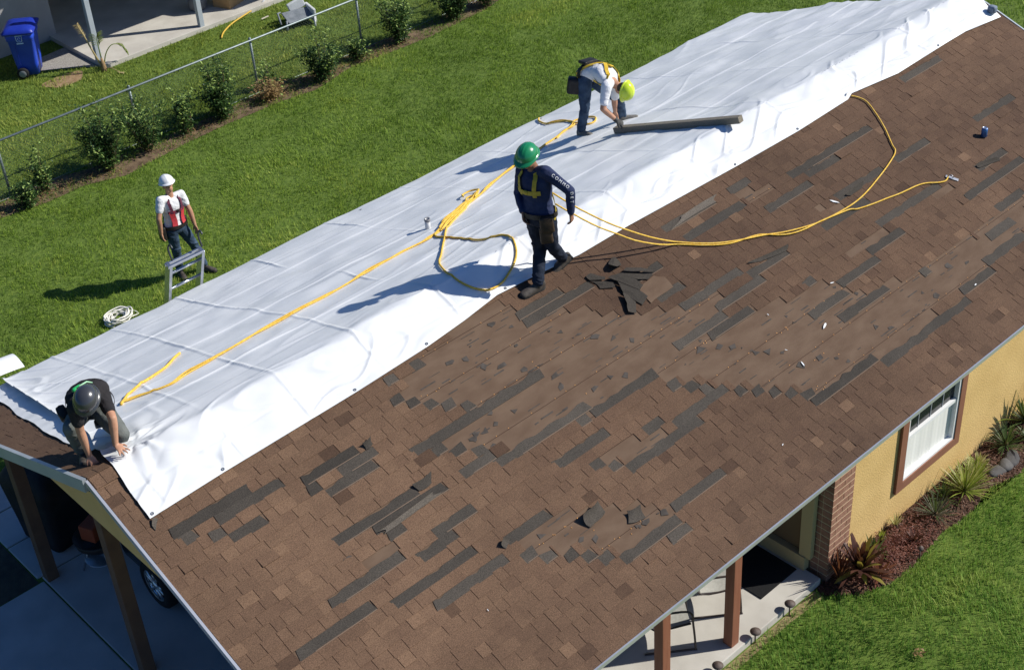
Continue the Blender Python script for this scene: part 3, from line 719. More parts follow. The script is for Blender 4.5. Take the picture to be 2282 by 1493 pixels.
br = tarp_path([(9.70, 4.30), (9.55, 4.12), (9.46, 3.82), (9.54, 3.49), (9.42, 3.16), (9.34, 2.85), (9.46, 2.80), (9.62, 2.95), (9.66, 3.20), (9.50, 3.28), (9.30, 3.12), (9.02, 3.02), (8.81, 2.95), (8.55, 2.89), (8.36, 2.82)], .013)
br2 = tarp_path([(9.46, 3.88), (9.58, 3.62), (9.48, 3.34), (9.30, 3.05), (9.05, 3.06), (8.80, 2.92)], .013)
rope_thing('coiled_rope', 'small yellow rope coil on the tarp behind the bending worker', [br, wiggle(br2, .015, 9)], .0125)
# lines from the green helmet worker's back down to the shingles
FA = [(7.06, 1.02), (7.31, 1.21), (7.61, 1.38), (8.08, 1.55), (8.43, 1.69), (8.83, 1.79), (9.32, 1.83), (9.72, 1.81), (10.22, 1.71), (10.59, 1.61), (10.77, 1.53), (10.83, 1.43), (11.0, 1.18), (11.11, .94), (11.19, .72), (11.16, .60), (11.09, .52)]
FB = [(7.04, 1.06), (7.33, 1.25), (7.64, 1.42), (8.05, 1.53), (8.41, 1.72), (8.92, 1.8), (9.34, 1.86), (9.48, 1.93), (9.69, 1.98), (10.08, 2.04), (10.57, 2.11), (10.82, 2.22), (10.93, 2.25), (11.03, 2.22)]
def hang(a, b, sag, n=14):
    a = Vector(a); b = Vector(b)
    return [a.lerp(b, t) - Vector((0, 0, sag * 4 * t * (1 - t))) for t in [i / n for i in range(n)]]
ra = roof_path(FA, .012); rb = roof_path(FB, .012)
ra = hang((5.50, -.62, 4.72), ra[0], .10) + ra
rb = hang((5.50, -.66, 4.60), rb[0], .13) + rb
rope_thing('safety_rope', 'twin yellow lifelines from the green helmet worker across the shingles to two anchors', [wiggle(ra, .006, 14), wiggle(rb, .014, 12)], .0095)

# ------------------------------------------------------------------ small things on the roof
M_can = mat('blue_can', (.04, .13, .36), .3, (.08, .2, .5), 20, 2, metal=.4, spec=.6)
M_alu = mat('aluminium', (.72, .74, .77), .28, metal=.9, spec=.5)
c0 = P(12.13, -2.03, .012)
t = thing('drink_can', 'blue drink can standing upright on the shingles', 'can', c0)
MB().lathe([(.031, 0), (.041, .006), (.041, .118), (.034, .128)], 20).build('can_body', M_can, t, True)
MB().lathe([(.033, .1275), (.034, .133), (.031, .1345), (.029, .1305)], 20).build('can_rim', M_alu, t, True)
c0 = TP(5.70, 1.98, 0)
t = thing('vent_pipe', 'white vent pipe stub poking up through the tarp', 'pipe', c0 - Vector((0, 0, .04)))
MB().lathe([(.034, 0), (.034, .175), (.027, .175), (.027, .05)], 18).build('pipe', mat('pipe_white', (.7, .7, .7), .5, (.5, .5, .52), 12, 4), t, True)
MB().lathe([(.036, .145), (.038, .15), (.038, .182), (.028, .182), (.027, .16)], 18, mi=0).build('pipe_collar', mat('pipe_grey', (.22, .22, .23), .6), t, True)
# lumber
M_wood = mat('grey_wood', (.17, .15, .12), .85, (.26, .23, .18), 7, 6, .4, 40, stretch=(1, 14, 14))
a = TP(8.93, 1.80, .012); b = Vector((9.20, -.20, 3.945))
dv = (b - a); ln = dv.length; dv.normalize(); sd = dv.cross(Vector((0, 0, 1))).normalized(); uu = sd.cross(dv)
Mx = Matrix(((dv.x, sd.x, uu.x, a.x), (dv.y, sd.y, uu.y, a.y), (dv.z, sd.z, uu.z, a.z), (0, 0, 0, 1)))
fixn(MB().bbox((0, -.048, .0), (ln, .048, .085), .004, M=Mx).build('wooden_plank', M_wood, None, label='weathered grey lumber plank lying across the tarp to the ridge', cat='plank'))
# roof anchors
M_steel = mat('steel', (.45, .46, .48), .35, metal=.8)
def anchor(x, s, rz, label):
    c = P(x, -s, .018)
    t = thing('roof_anchor', label, 'anchor', c)
    Q = Matrix.Rotation(math.atan(T), 4, 'X') @ Matrix.Rotation(rz, 4, 'Z')
    MB().bbox((-.085, -.022, 0), (.085, .022, .007), .002, M=Q).build('plate', M_steel, t)
    MB().tube([Q @ Vector((-.05, 0, .004)), Q @ Vector((-.05, 0, .03)), Q @ Vector((-.02, 0, .045)), Q @ Vector((.01, 0, .03)), Q @ Vector((.01, 0, .004))], .006, 6).build('ring', M_steel, t, True)
    return t
anchor(11.06, .47, .4, 'steel anchor plate under the tarp edge where the rope is tied')
anchor(11.05, 2.27, -1.0, 'steel anchor plate on open shingles at the rope end')
MB().bbox((-.05, -.06, 0), (.05, .06, .11), .03, M=Matrix.Translation(TP(14.45, -.52, 0))).build('sandbag', mat('bluegrey_bag', (.16, .20, .27), .8, (.24, .28, .34), 20, 4, .5, 40), None, True, label='small blue grey weight holding the far corner of the tarp', cat='weight')
fixn(bpy.data.objects['sandbag'])
# loose and torn shingles
def loose(label, x, s, w, l, rz, curl, lift, twist=0, tone=None, name='loose_shingle'):
    nx_, ny_ = 10, 10; mb = MB(); b = P(x, -s, .012); tl = Matrix.Rotation(math.atan(T), 3, 'X') @ Matrix.Rotation(rz, 3, 'Z')
    g1 = []; g2 = []
    for i in range(nx_ + 1):
        for j in range(ny_ + 1):
            a_ = i / nx_ - .5; c_ = j / ny_
            yy = c_ * l; hh = lift * c_ ** 1.5 + .004
            if curl: 
                th = c_ * curl; rr = l / curl; yy = rr * math.sin(th); hh = rr * (1 - math.cos(th)) + .004 + lift * c_
            hh += twist * a_ * c_
            px = a_ * w * (1 + .22 * math.sin(c_ * 2.6 + x * 7)) + .25 * w * c_ * math.sin(x * 11); yy += .18 * l * math.sin(a_ * 3 + s * 9)
            g1.append(b + tl @ Vector((px, yy, hh + .004))); g2.append(b + tl @ Vector((px, yy, hh)))
    m_ = ny_ + 1; N = len(g1); fs = []
    for i in range(nx_):
        for j in range(ny_):
            q = (i * m_ + j, (i + 1) * m_ + j, (i + 1) * m_ + j + 1, i * m_ + j + 1)
            fs.append(q); fs.append(tuple(k + N for k in q[::-1]))
    bd = [i * m_ for i in range(nx_ + 1)] + [nx_ * m_ + j for j in range(1, m_)] + [i * m_ + ny_ for i in range(nx_ - 1, -1, -1)] + [j for j in range(ny_ - 1, 0, -1)]
    for i in range(len(bd)):
        a_, c_ = bd[i], bd[(i + 1) % len(bd)]; fs.append((a_ + N, c_ + N, c_, a_))
    mb.add(g1 + g2, fs, 0, tone or (random.uniform(.4, .9), random.uniform(.95, 1.25), 0, 1))
    return mb.build(name, M_shd, None, False, label=label, cat='shingle')
loose('curled dark shingle flap arching up above the small bare patch', 3.66, 3.18, .22, .15, .35, 1.2, .0, 0, (.5, .95, 0, 1))
loose('folded dark shingle piece right of the curled flap', 3.98, 3.42, .18, .13, -.5, .5, .01, .03, (.6, 1.0, 0, 1))
def heap(label, pts, tn, m=None):
    """a torn, lifted piece: outline on the roof with a height at every corner, 5 mm thick"""
    mb = MB(); n_ = len(pts); cx = sum(p[0] for p in pts) / n_; cy = sum(p[1] for p in pts) / n_; ch = sum(p[2] for p in pts) / n_
    top = []; ring = []
    for i in range(n_):
        a, b = pts[i], pts[(i + 1) % n_]; ring.append(a); ring.append(tuple((a[k] + b[k]) / 2 + (random.uniform(-.008, .008) if k < 2 else 0) for k in (0, 1, 2)))
    mid = [tuple((q[k] + (cx, cy, ch)[k]) / 2 for k in (0, 1, 2)) for q in ring]; allp = ring + mid + [(cx, cy, ch + .004)]
    m_ = len(ring); N = len(allp)
    vs = [P(x, -s_, h + .0035) for x, s_, h in allp] + [P(x, -s_, h) for x, s_, h in allp]
    fs = []
    for i in range(m_):
        j = (i + 1) % m_
        fs += [(i, j, m_ + j, m_ + i), (m_ + i, m_ + j, 2 * m_), (N + j, N + i, N + m_ + i, N + m_ + j), (N + m_ + j, N + m_ + i, N + 2 * m_), (i, N + i, N + j, j)]
    mb.add(vs, fs, 0, (tn * .6, .85, 0, 1))
    return fixn(mb.build('loose_shingle', m or M_shd, None, False, label=label, cat='shingle'))
heap('biggest curled shingle standing up in the torn heap by the boots', [(6.144, 0.834, 0.05), (6.245, 0.795, 0.03), (6.289, 0.807, 0.03), (6.262, 0.936, 0.03), (6.152, 0.951, 0.09), (6.11, 0.915, 0.1), (6.102, 0.867, 0.08)], 0.85)
heap('wide flat shingle at the left of the torn heap', [(5.792, 0.827, 0.03), (5.87, 0.819, 0.025), (5.915, 0.891, 0.03), (5.96, 0.963, 0.05), (5.93, 0.993, 0.05), (5.789, 0.893, 0.03)], 0.8)
heap('long shingle ribbon stretching right out of the torn heap', [(6.193, 1.02, 0.06), (6.268, 1.001, 0.05), (6.412, 1.094, 0.05), (6.479, 1.155, 0.05), (6.57, 1.223, 0.04), (6.48, 1.208, 0.045), (6.331, 1.119, 0.06)], 0.85)
heap('dark shingle under the long ribbon of the torn heap', [(6.191, 1.045, 0.045), (6.323, 1.127, 0.03), (6.47, 1.218, 0.03), (6.468, 1.243, 0.03), (6.382, 1.255, 0.02), (6.274, 1.197, 0.03), (6.208, 1.107, 0.04)], 0.6)
heap('tilted shingle in the middle of the torn heap', [(5.968, 0.993, 0.06), (6.075, 1.012, 0.06), (6.177, 1.036, 0.05), (6.257, 1.191, 0.03), (6.267, 1.282, 0.02), (6.182, 1.311, 0.02), (6.046, 1.103, 0.05)], 0.4)
heap('large lower shingle of the torn heap', [(6.032, 1.094, 0.05), (6.174, 1.319, 0.025), (6.195, 1.429, 0.018), (6.05, 1.485, 0.02), (5.988, 1.277, 0.03), (5.988, 1.192, 0.05)], 0.35)
heap('narrow shingle ribbon pointing down at the bottom of the torn heap', [(5.956, 1.247, 0.06), (5.988, 1.285, 0.045), (6.0, 1.335, 0.03), (6.015, 1.412, 0.02), (5.903, 1.529, 0.02), (5.822, 1.475, 0.045), (5.886, 1.385, 0.06)], 0.7)
heap('shingle shard lowest on the left of the torn heap', [(5.789, 0.901, 0.025), (5.924, 0.999, 0.03), (5.984, 1.071, 0.04), (5.957, 1.13, 0.03), (5.811, 1.043, 0.018), (5.823, 0.983, 0.018)], 0.4)
heap('brown shingle slab at the right side of the torn heap', [(6.478, 1.249, 0.016), (6.578, 1.331, 0.016), (6.552, 1.495, 0.016), (6.318, 1.502, 0.016), (6.155, 1.521, 0.016), (6.176, 1.316, 0.016), (6.287, 1.27, 0.016)], 0.5, M_felt)
loose('grey shingle shard beside the near corner of the tarp', .235, .775, .10, .045, .7, 0, .02, .02, (.9, 1.2, 0, 1))
loose('lifted grey shingle strip in the lower left field', 2.25, 2.06, .80, .05, .02, 0, .018, .01, (1.0, 1.35, 0, 1))
loose('short lifted shingle at the top of the grey strip', 2.52, 1.90, .20, .09, .05, 0, .03, .01, (.3, .95, 0, 1))
loose('small curled shingle on the upper left dark strips', 2.37, 1.22, .12, .07, .2, .8, .015, 0, (.3, .9, 0, 1))
loose('thin curled shingle sliver left of the curled flap', 2.74, 2.87, .08, .07, .1, 1.0, .01, 0, (.7, 1.05, 0, 1))
loose('long lifted shingle edge at right of the torn heap', 7.95, 1.84, .52, .05, -.12, 0, .025, .02, (.4, .95, 0, 1))
loose('bluish grey shingle strip below the tarp edge', 7.58, .86, .80, .08, .02, 0, .008, 0, (1.0, 1.5, 0, 1))
loose('lifted shingle corner near the two rope ends', 9.72, 1.72, .30, .05, .1, 0, .025, .02, (.3, .9, 0, 1))
loose('raised dark shingle edge near the blue can', 11.75, 2.40, .34, .05, -.15, 0, .025, .02, (.3, .85, 0, 1))
# white chips
M_chip = mat('white_chip', (.78, .80, .80), .5)
for i, ((x, s, w), lb) in enumerate(zip(WHITES, ('white scrap at the upper edge of the bare deck', 'tiny white flake in the middle of the bare deck', 'largest white plastic sliver on the bare deck', 'white torn scrap beside dark shards on the bare deck', 'small white flake above the stepped shingles', 'white speck on the dark shingles above the window', 'white speck on the lower shingles left of the porch', 'white metal sliver on shingles under the long rope', 'pale sliver on the dark strip at the right'))):
    c = P(x, -s, .018); a = random.uniform(0, 3); Q = Matrix.Translation(c) @ Matrix.Rotation(math.atan(T), 4, 'X') @ Matrix.Rotation(a, 4, 'Z')
    mb = MB(); n_ = 6; ring = [(w * math.cos(k * 1.047) * random.uniform(.5, 1) * .7, w * math.sin(k * 1.047) * random.uniform(.2, .4) * .45) for k in range(n_)]
    mb.add([Q @ Vector((p, q, 0)) for p, q in ring] + [Q @ Vector((p, q, .002 + .003 * random.random())) for p, q in ring], [tuple(range(n_))[::-1], tuple(range(n_, 2 * n_))] + [(k, (k + 1) % n_, n_ + (k + 1) % n_, n_ + k) for k in range(n_)])
    mb.build('white_scrap', M_chip, None, label=lb, cat='scrap')

# ------------------------------------------------------------------ people
M_skin = mat('skin', (.43, .22, .135), .55, (.50, .27, .17), 12, 3, spec=.35)
M_skin2 = mat('skin_brown', (.26, .125, .075), .55, (.31, .155, .095), 12, 3, spec=.35)
M_hair = mat('dark_hair', (.02, .015, .012), .6)
M_eye = mat('eye_dark', (.015, .012, .01), .2)
M_lip = mat('lips', (.33, .13, .10), .5)
def cloth(name, a, b, bump=.5): return mat(name, a, .88, b, 9, 5, bump, 26, spec=.15, bdist=.02)
M_tee_w = cloth('white_cotton', (.70, .70, .72), (.78, .78, .79))
M_tee_k = cloth('black_cotton', (.020, .019, .021), (.030, .028, .030))
M_navy = cloth('navy_jersey', (.022, .030, .075), (.035, .045, .10))
M_jean = cloth('dark_denim', (.013, .017, .030), (.026, .034, .054))
M_jeanb = cloth('blue_denim', (.028, .048, .085), (.06, .095, .15))
M_grey = cloth('grey_canvas', (.10, .11, .105), (.15, .16, .15))
M_boot = mat('dark_boot', (.045, .038, .033), .6, (.085, .072, .062), 20, 3, .3, 60)
M_boots = mat('grey_boot', (.15, .14, .125), .7, (.21, .20, .18), 20, 3, .3, 60)
M_sole = mat('boot_sole', (.02, .02, .02), .8)
M_belt = mat('black_leather', (.014, .013, .013), .5, (.03, .027, .024), 16, 3, .3, 60)
M_leather = mat('brown_leather', (.035, .024, .016), .6, (.075, .045, .025), 12, 3, .3, 50)
M_hy = mat('yellow_webbing', (.66, .42, .03), .7, (.74, .50, .05), 30, 2)
M_hr = mat('red_webbing', (.50, .035, .05), .7, (.58, .06, .07), 30, 2)
M_hm = mat('maroon_webbing', (.10, .022, .045), .7, (.14, .035, .06), 30, 2)
M_glove = mat('black_glove', (.035, .034, .032), .7, (.08, .08, .075), 25, 2, .3, 60)

def human(label, J, look, cfg):
    J = {k: Vector(v) for k, v in J.items()}
    base = Vector(((J['al'].x + J['ar'].x) / 2, (J['al'].y + J['ar'].y) / 2, min(J['al'].z, J['ar'].z) - .09))
    t = thing('person', label, 'person', base)
    up = (J['n'] - J['pel']).normalized()
    rs = (J['sr'] - J['sl']).normalized(); rh = (J['hr'] - J['hl']).normalized()
    curve = cfg.get('curve', 0.0)
    def frame(v):
        r = rh.lerp(rs, min(1, max(0, v))).normalized(); r = (r - up * r.dot(up)).normalized()
        return r, up.cross(r).normalized()
    PROF = [(-.16, .135, .095), (-.06, .168, .118), (.06, .172, .120), (.22, .158, .108), (.38, .150, .104), (.55, .164, .114), (.72, .178, .120), (.86, .172, .106), (.94, .125, .082), (1.0, .070, .066)]
    fat = cfg.get('fat', 1.0)
    ln = (J['n'] - J['pel']).length
    def surf(v, ang, off=0.0, k=1.0):
        hw = np.interp(v, [p[0] for p in PROF], [p[1] for p in PROF]) * fat * k; hd = np.interp(v, [p[0] for p in PROF], [p[2] for p in PROF]) * fat * k
        r, f = frame(v)
        c = J['pel'] + up * (ln * v) - f * (curve * math.sin(math.pi * min(1, max(0, v))))
        a = R(ang); d = (r * math.cos(a) * hd + f * math.sin(a) * hw).normalized()
        return c + r * math.cos(a) * hw + f * math.sin(a) * hd + d * off, d
    def trunk(mb, vs, k, n=20):
        rings = []
        for v in vs: rings.append([surf(v, 360 * i / n, 0, k)[0] for i in range(n)])
        mb.rings(rings, 0, True)
    def span(a, b, n): return [a + (b - a) * i / n for i in range(n + 1)]
    def mix(a, b, k): return J[a].lerp(J[b], k)
    hu, hf = [Vector(q).normalized() for q in look]
    hf = (hf - hu * hf.dot(hu)).normalized(); hs = hf.cross(hu)        # his right
    # ---- body: one skin
    b = MB()
    trunk(b, span(-.12, 1.0, 12), .90)
    H = J['h']
    b.ellip(H + hu * .02, hs * .074, hf * .094, hu * .108)
    b.ellip(H - hu * .055 + hf * .022, hs * .056, hf * .066, hu * .062)
    b.ellip(H - hu * .012 + hf * .098, hs * .013, hf * .020, hu * .026, 10, 8)
    b.ellip(H + hu * .022 + hf * .083, hs * .046, hf * .012, hu * .010, 10, 6)
    for s in (-1, 1): b.ellip(H + hs * s * .078 - hu * .005, hs * .010, hf * .020, hu * .032, 10, 6)
    b.capsule([J['n'] - up * .02, J['n'].lerp(H, .45), H - hu * .04], [.062, .054, .052], 14)
    for S, E, W in (('sr', 'er', 'wr'), ('sl', 'el', 'wl')):
        b.capsule([J[S], mix(S, E, .5), J[E]], [.058, .048, .042], 12)
        b.capsule([J[E], mix(E, W, .3), J[W]], [.042, .043, .028], 12)
    for Hh, K, A in (('hr', 'kr', 'ar'), ('hl', 'kl', 'al')):
        b.capsule([J[Hh], mix(Hh, K, .5), J[K]], [.088, .070, .052], 12)
        b.capsule([J[K], mix(K, A, .35), J[A]], [.050, .052, .036], 12)
    def hand(mb, W, d, nrm, side, curl, spread=0.0, grow=0.0):
        d = Vector(d).normalized(); nrm = Vector(nrm); nrm = (nrm - d * nrm.dot(d)).normalized(); x = d.cross(nrm) * side
        W = Vector(W)
        rr = []
        for tt, w, th in ((-.012, .024, .021), (.02, .030, .019), (.05, .039, .017), (.078, .041, .015), (.092, .036, .011)):
            rr.append([W + d * tt + x * math.cos(k * math.pi / 6) * (w + grow) + nrm * math.sin(k * math.pi / 6) * (th + grow) for k in range(12)])
        mb.rings(rr, 0, True)
        for i, (ox, l) in enumerate(((-.030, .066), (-.010, .076), (.011, .072), (.030, .058))):
            p = W + d * .080 + x * ox; dd = (d + x * (ox * (3 + 12 * spread))).normalized(); pts = [p]
            for sgm, cl in ((.42, .5), (.32, 1.0), (.26, 1.4)):
                ang = curl * cl; q = (dd * math.cos(ang) + nrm * math.sin(ang)).normalized(); p = p + q * l * sgm; pts.append(p)
            mb.capsule(pts, [.0105 + grow, .0098 + grow, .0092 + grow, .0082 + grow], 8)
        p = W + d * .022 - x * .026; q = (d * .70 - x * (.62 + .3 * spread) + nrm * .30 * curl).normalized()
        p2 = p + q * .042; q2 = (d * .9 - x * .18 + nrm * .5 * curl).normalized()
        mb.capsule([p, p2, p2 + q2 * .032], [.0135 + grow, .0115 + grow, .0095 + grow], 8)
    for key, W, E, side in (('hand_r', 'wr', 'er', 1), ('hand_l', 'wl', 'el', -1)):
        d, nrm, cu, spd = cfg[key]
        hand(b, J[W], d, nrm, side, cu, spd)
    body = fuse(b, 'body', .0068, 3, cfg['skin'], t, base)
    # face
    for s in (-1, 1):
        MB().ellip(H + hu * .004 + hf * .086 + hs * s * .033, hs * .016, hf * .009, hu * .007, 10, 6).build('eye', M_eye, t, True, off=base)
    MB().ellip(H - hu * .058 + hf * .083, hs * .024, hf * .008, hu * .008, 10, 6).build('mouth', M_lip, t, True, off=base)
    hb = MB(); hb.ellip(H + hu * .015 - hf * .018, hs * .080, hf * .086, hu * .098)
    hb.build('hair', cfg.get('hair', M_hair), t, True, off=base)
    # ---- trousers
    b = MB(); trunk(b, span(-.16, .20, 6), 1.05)
    tr = cfg.get('loose', 1.0)
    for Hh, K, A in (('hr', 'kr', 'ar'), ('hl', 'kl', 'al')):
        b.capsule([J[Hh], mix(Hh, K, .35), mix(Hh, K, .75), J[K]], [.104, .094 * tr, .078 * tr, .070 * tr], 14)
        low = J[A].lerp(J[K], .06)
        b.capsule([J[K], mix(K, A, .4), low], [.070 * tr, .068 * tr, .060 * tr], 14)
        f = up.cross(rh)
        for q in (.15, .5, .85): b.ellip(mix(Hh, K, q) + f * .012, rh * .085 * tr, f * .085 * tr, up * .018, 12, 6)
        for q in (.3, .75, .9): b.ellip(mix(K, A, q), rh * .073 * tr, f * .073 * tr, (J[K] - J[A]).normalized() * .014, 12, 6)
    fuse(b, 'trousers', .011, 3, cfg['trousers'], t, base, .0045)
    # ---- shirt
    b = MB(); trunk(b, span(.06, .97, 12), 1.075)
    fr = cfg['sleeve']
    for S, E, W in (('sr', 'er', 'wr'), ('sl', 'el', 'wl')):
        nk = J['n'] - up * .045
        b.capsule([nk.lerp(J[S], .35), J[S]], [.070, .070], 12)
        if fr <= 1:
            b.capsule([J[S], mix(S, E, fr * .5), mix(S, E, fr)], [.074, .066, .060], 14)
        else:
            b.capsule([J[S], mix(S, E, .5), J[E]], [.070, .059, .053], 14); b.capsule([J[E], mix(E, W, .5), mix(E, W, .93)], [.053, .050, .040], 14)
            for q in (.8, .95): b.ellip(mix(S, E, q), rs * .06, up.cross(rs) * .06, up * .012, 12, 6)
    for v in (.18, .30, .45): trunk(b, [v - .02, v, v + .02], 1.10)
    shirt = fuse(b, 'shirt', .010, 3, cfg['shirt'], t, base, .0028)
    # ---- boots
    for A, K, key in (('ar', 'kr', 'foot_r'), ('al', 'kl', 'foot_l')):
        bs = cfg.get('bs', 1.06); fd, fu = [Vector(q).normalized() for q in cfg[key]]; fu = (fu - fd * fu.dot(fd)).normalized(); fs_ = fd.cross(fu)
        b = MB(); a = J[A]
        b.capsule([a.lerp(J[K], .16), a - fu * .02], [.054, .050], 12)
        rr = []
        for dd, w, top in ((-.085, .028, .00), (-.06, .042, .02), (.0, .044, .02), (.07, .046, -.012), (.13, .049, -.030), (.175, .042, -.042), (.195, .025, -.052)):
            dd *= bs; w *= bs; c = a + fd * dd - fu * .078; hgt = .078 + top
            rr.append([c + fs_ * math.cos(k * math.pi / 8) * w + fu * (max(0, math.sin(k * math.pi / 8)) * hgt + min(0, math.sin(k * math.pi / 8)) * .012) for k in range(16)])
        b.rings(rr, 0, True)
        bo = fuse(b, 'boot', .0085, 2, cfg['boot'], t, base)
        s = MB(); rr = []
        for dd, w in ((-.092, .03), (-.06, .048), (.0, .046), (.07, .048), (.13, .053), (.18, .045), (.203, .026)):
            dd *= bs; w *= bs; c = a + fd * dd - fu * .090
            rr.append([c + fs_ * math.cos(k * math.pi / 6) * w + fu * math.sin(k * math.pi / 6) * .011 for k in range(12)])
        s.rings(rr); s.build('sole', M_sole, bo, True, off=base)
    # ---- hard hat
    b = MB(); c = H + hu * .045; rings = []; nu = 40
    for j in range(13):
        th = (math.pi / 2) * j / 12; ring = []
        for k in range(nu):
            ph = 2 * math.pi * k / nu; lx = math.cos(ph) * math.cos(th); ly = math.sin(ph) * math.cos(th); lz = math.sin(th)
            bump_ = sum(math.exp(-((lx - q) / .09) ** 2) for q in cfg.get('ridges', (0, -.32, .32))) * .030 * math.cos(max(0, th) * 0) * (1 if lz > .15 else lz / .15)
            ring.append(c + (hs * lx * .118 + hf * ly * .142 + hu * lz * .125) * (1 + bump_))
        rings.append(ring)
    b.rings(rings, 0, True)
    hat = b.build('hard_hat', cfg['hat'], t, True, off=base)
    b = MB(); brim = []
    for dr, dz in ((0, .012), (.010, .004), (.015, -.004), (.012, -.009), (.0, -.008)):
        ring = []
        for k in range(nu):
            ph = 2 * math.pi * k / nu; vis = max(0, math.sin(ph)) ** 3
            ex = dr * (1 + (cfg.get('visor', 1.6)) * vis)
            ring.append(c + hs * math.cos(ph) * (.118 + ex) + hf * math.sin(ph) * (.142 + ex) + hu * (dz - .012 * vis * (dr > 0)))
        brim.append(ring)
    b.rings(brim, 0, False); fixn(b.build('brim', cfg['hat'], hat, True, off=base))
    # ---- webbing
    def strap(name, path, w, m, off=.016, closed=False, k=1.075):
        n_ = 10; P_ = []
        for i in range(len(path) - 1):
            for q in range(n_): P_.append(tuple(path[i][z] + (path[i + 1][z] - path[i][z]) * q / n_ for z in (0, 1)))
        P_.append(path[-1]); pts = [surf(v, a, off, k) for v, a in P_]; rings = []
        for i, (p, d) in enumerate(pts):
            tg = (pts[min(i + 1, len(pts) - 1)][0] - pts[max(0, i - 1)][0]).normalized(); x = tg.cross(d).normalized()
            rings.append([p + x * w / 2, p + x * w / 2 + d * .005, p - x * w / 2 + d * .005, p - x * w / 2])
        mb = MB(); mb.rings(rings, 0, True)
        return fixn(mb.build(name, m, t, False, off=base))
    if 'harness' in cfg:
        hm, hm2, wd = cfg['harness']
        for s in (0, 1):
            f = (lambda a: a) if s == 0 else (lambda a: 180 - a)
            strap('harness_strap', ([(.02, f(48)), (.30, f(58))] if hm2 else [(.50, f(60))]) + [(.62, f(62)), (.84, f(58)), (.95, f(50)), (.985, f(10)), (.95, f(-45)), (.80, f(-62)), (.55, f(-85))], wd, hm)
            if hm2: strap('harness_panel', [(.14, f(62)), (.28, f(64)), (.46, f(60)), (.60, f(58))], wd * 1.9, hm2, .020)
            strap('leg_strap', [(.55, f(-85)), (.35, f(-50)), (.12, f(-20)), (.0, f(0))], wd * .8, hm)
        strap('chest_strap', [(.60, 140), (.59, 110), (.585, 90), (.59, 70), (.60, 40)], wd, hm, .021)
        p, d = surf(.60, 90, .024, 1.075); x = up.cross(d)
        MB().ellip(p, x * .034, up * .026, d * .014, 12, 6).build('buckle', cfg.get('buckle', hm), t, True, off=base)
        p, d = surf(.74, 270, .022, 1.075); x = up.cross(d)
        MB().ellip(p, x * .05, up * .045, d * .010, 14, 6).build('back_pad', hm if hm2 is None else hm, t, True, off=base)
    if 'belt' in cfg:
        strap('belt', [(.085, a) for a in range(0, 361, 20)], .055, cfg['belt'], .020, True)
        for nm, a, v, sx, sy, sz, m in cfg.get('pouches', ()):
            p, d = surf(v, a, .022 + sz, 1.08); x = up.cross(d).normalized(); y = d.cross(x)
            Mx = Matrix(((x.x, y.x, d.x, p.x), (x.y, y.y, d.y, p.y), (x.z, y.z, d.z, p.z), (0, 0, 0, 1)))
            o = fixn(MB().bbox((-sx, -sy, -sz), (sx, sy, sz), min(sx, sy, sz) * .55, M=Mx).build(nm, m, t, True, off=base))
            MB().tube([Mx @ Vector((sx * math.cos(q) * .95, sy * .92, sz * math.sin(q) * .95)) for q in [k * math.pi / 8 for k in range(17)]], .006, 6).build('rim', M_leather if m is M_leather else m, o, True, off=base)
    if 'gloves' in cfg:
        W, E, key, side = cfg['gloves']
        d, nrm, cu, spd = cfg[key]; b = MB(); hand(b, J[W], d, nrm, side, cu, spd, .005); b.capsule([J[W].lerp(J[E], .12), J[W]], [.036, .034], 12)
        fuse(b, 'glove', .007, 2, M_glove, t, base)
    return t, base, J, surf, up

GREEN = {'h': (5.278, -0.504, 5.189), 'n': (5.355, -0.508, 5.036), 'sr': (5.326, -0.346, 4.966), 'sl': (5.347, -0.690, 5.060), 'er': (5.312, -0.289, 4.676), 'wr': (5.192, -0.475, 4.560), 'el': (5.463, -0.930, 4.870), 'wl': (5.440, -0.950, 4.620), 'pel': (5.328, -0.588, 4.503), 'hr': (5.333, -0.489, 4.465), 'hl': (5.335, -0.686, 4.518), 'kr': (5.383, -0.499, 4.047), 'kl': (5.428, -0.649, 4.096), 'ar': (5.200, -0.638, 3.714), 'al': (5.688, -0.535, 3.768)}
pg, bg_, JG, sg, upg = human('worker in green hard hat and navy long sleeve shirt striding along the tarp edge', GREEN, ((-.28, -.10, .95), (-.85, -.30, -.38)), dict(
    skin=M_skin2, shirt=M_navy, sleeve=2, trousers=M_jean, boot=M_boot, hat=mat('green_hat', (.015, .22, .085), .22, coat=.4, spec=.5), ridges=(0, -.30, .30), visor=2.4,
    hand_r=((-.30, -.35, -.88), (.55, -.75, 0), .9, 0), hand_l=((.02, -.12, -.98), (-.3, .95, 0), 1.0, 0),
    foot_r=((-.95, .05, .02), (0, -.35, 1)), foot_l=((-.88, .12, -.42), (-.45, -.2, .85)), bs=1.16,
    harness=(mat('olive_webbing', (.42, .31, .03), .7, (.50, .37, .05), 30, 2), None, .046), belt=M_belt, fat=1.10,
    pouches=(('tool_pouch', 150, -.04, .075, .085, .035, M_leather), ('tool_pouch', 148, -.27, .070, .090, .045, M_leather), ('tool_pouch', 340, .02, .055, .07, .030, M_belt)), loose=1.04))
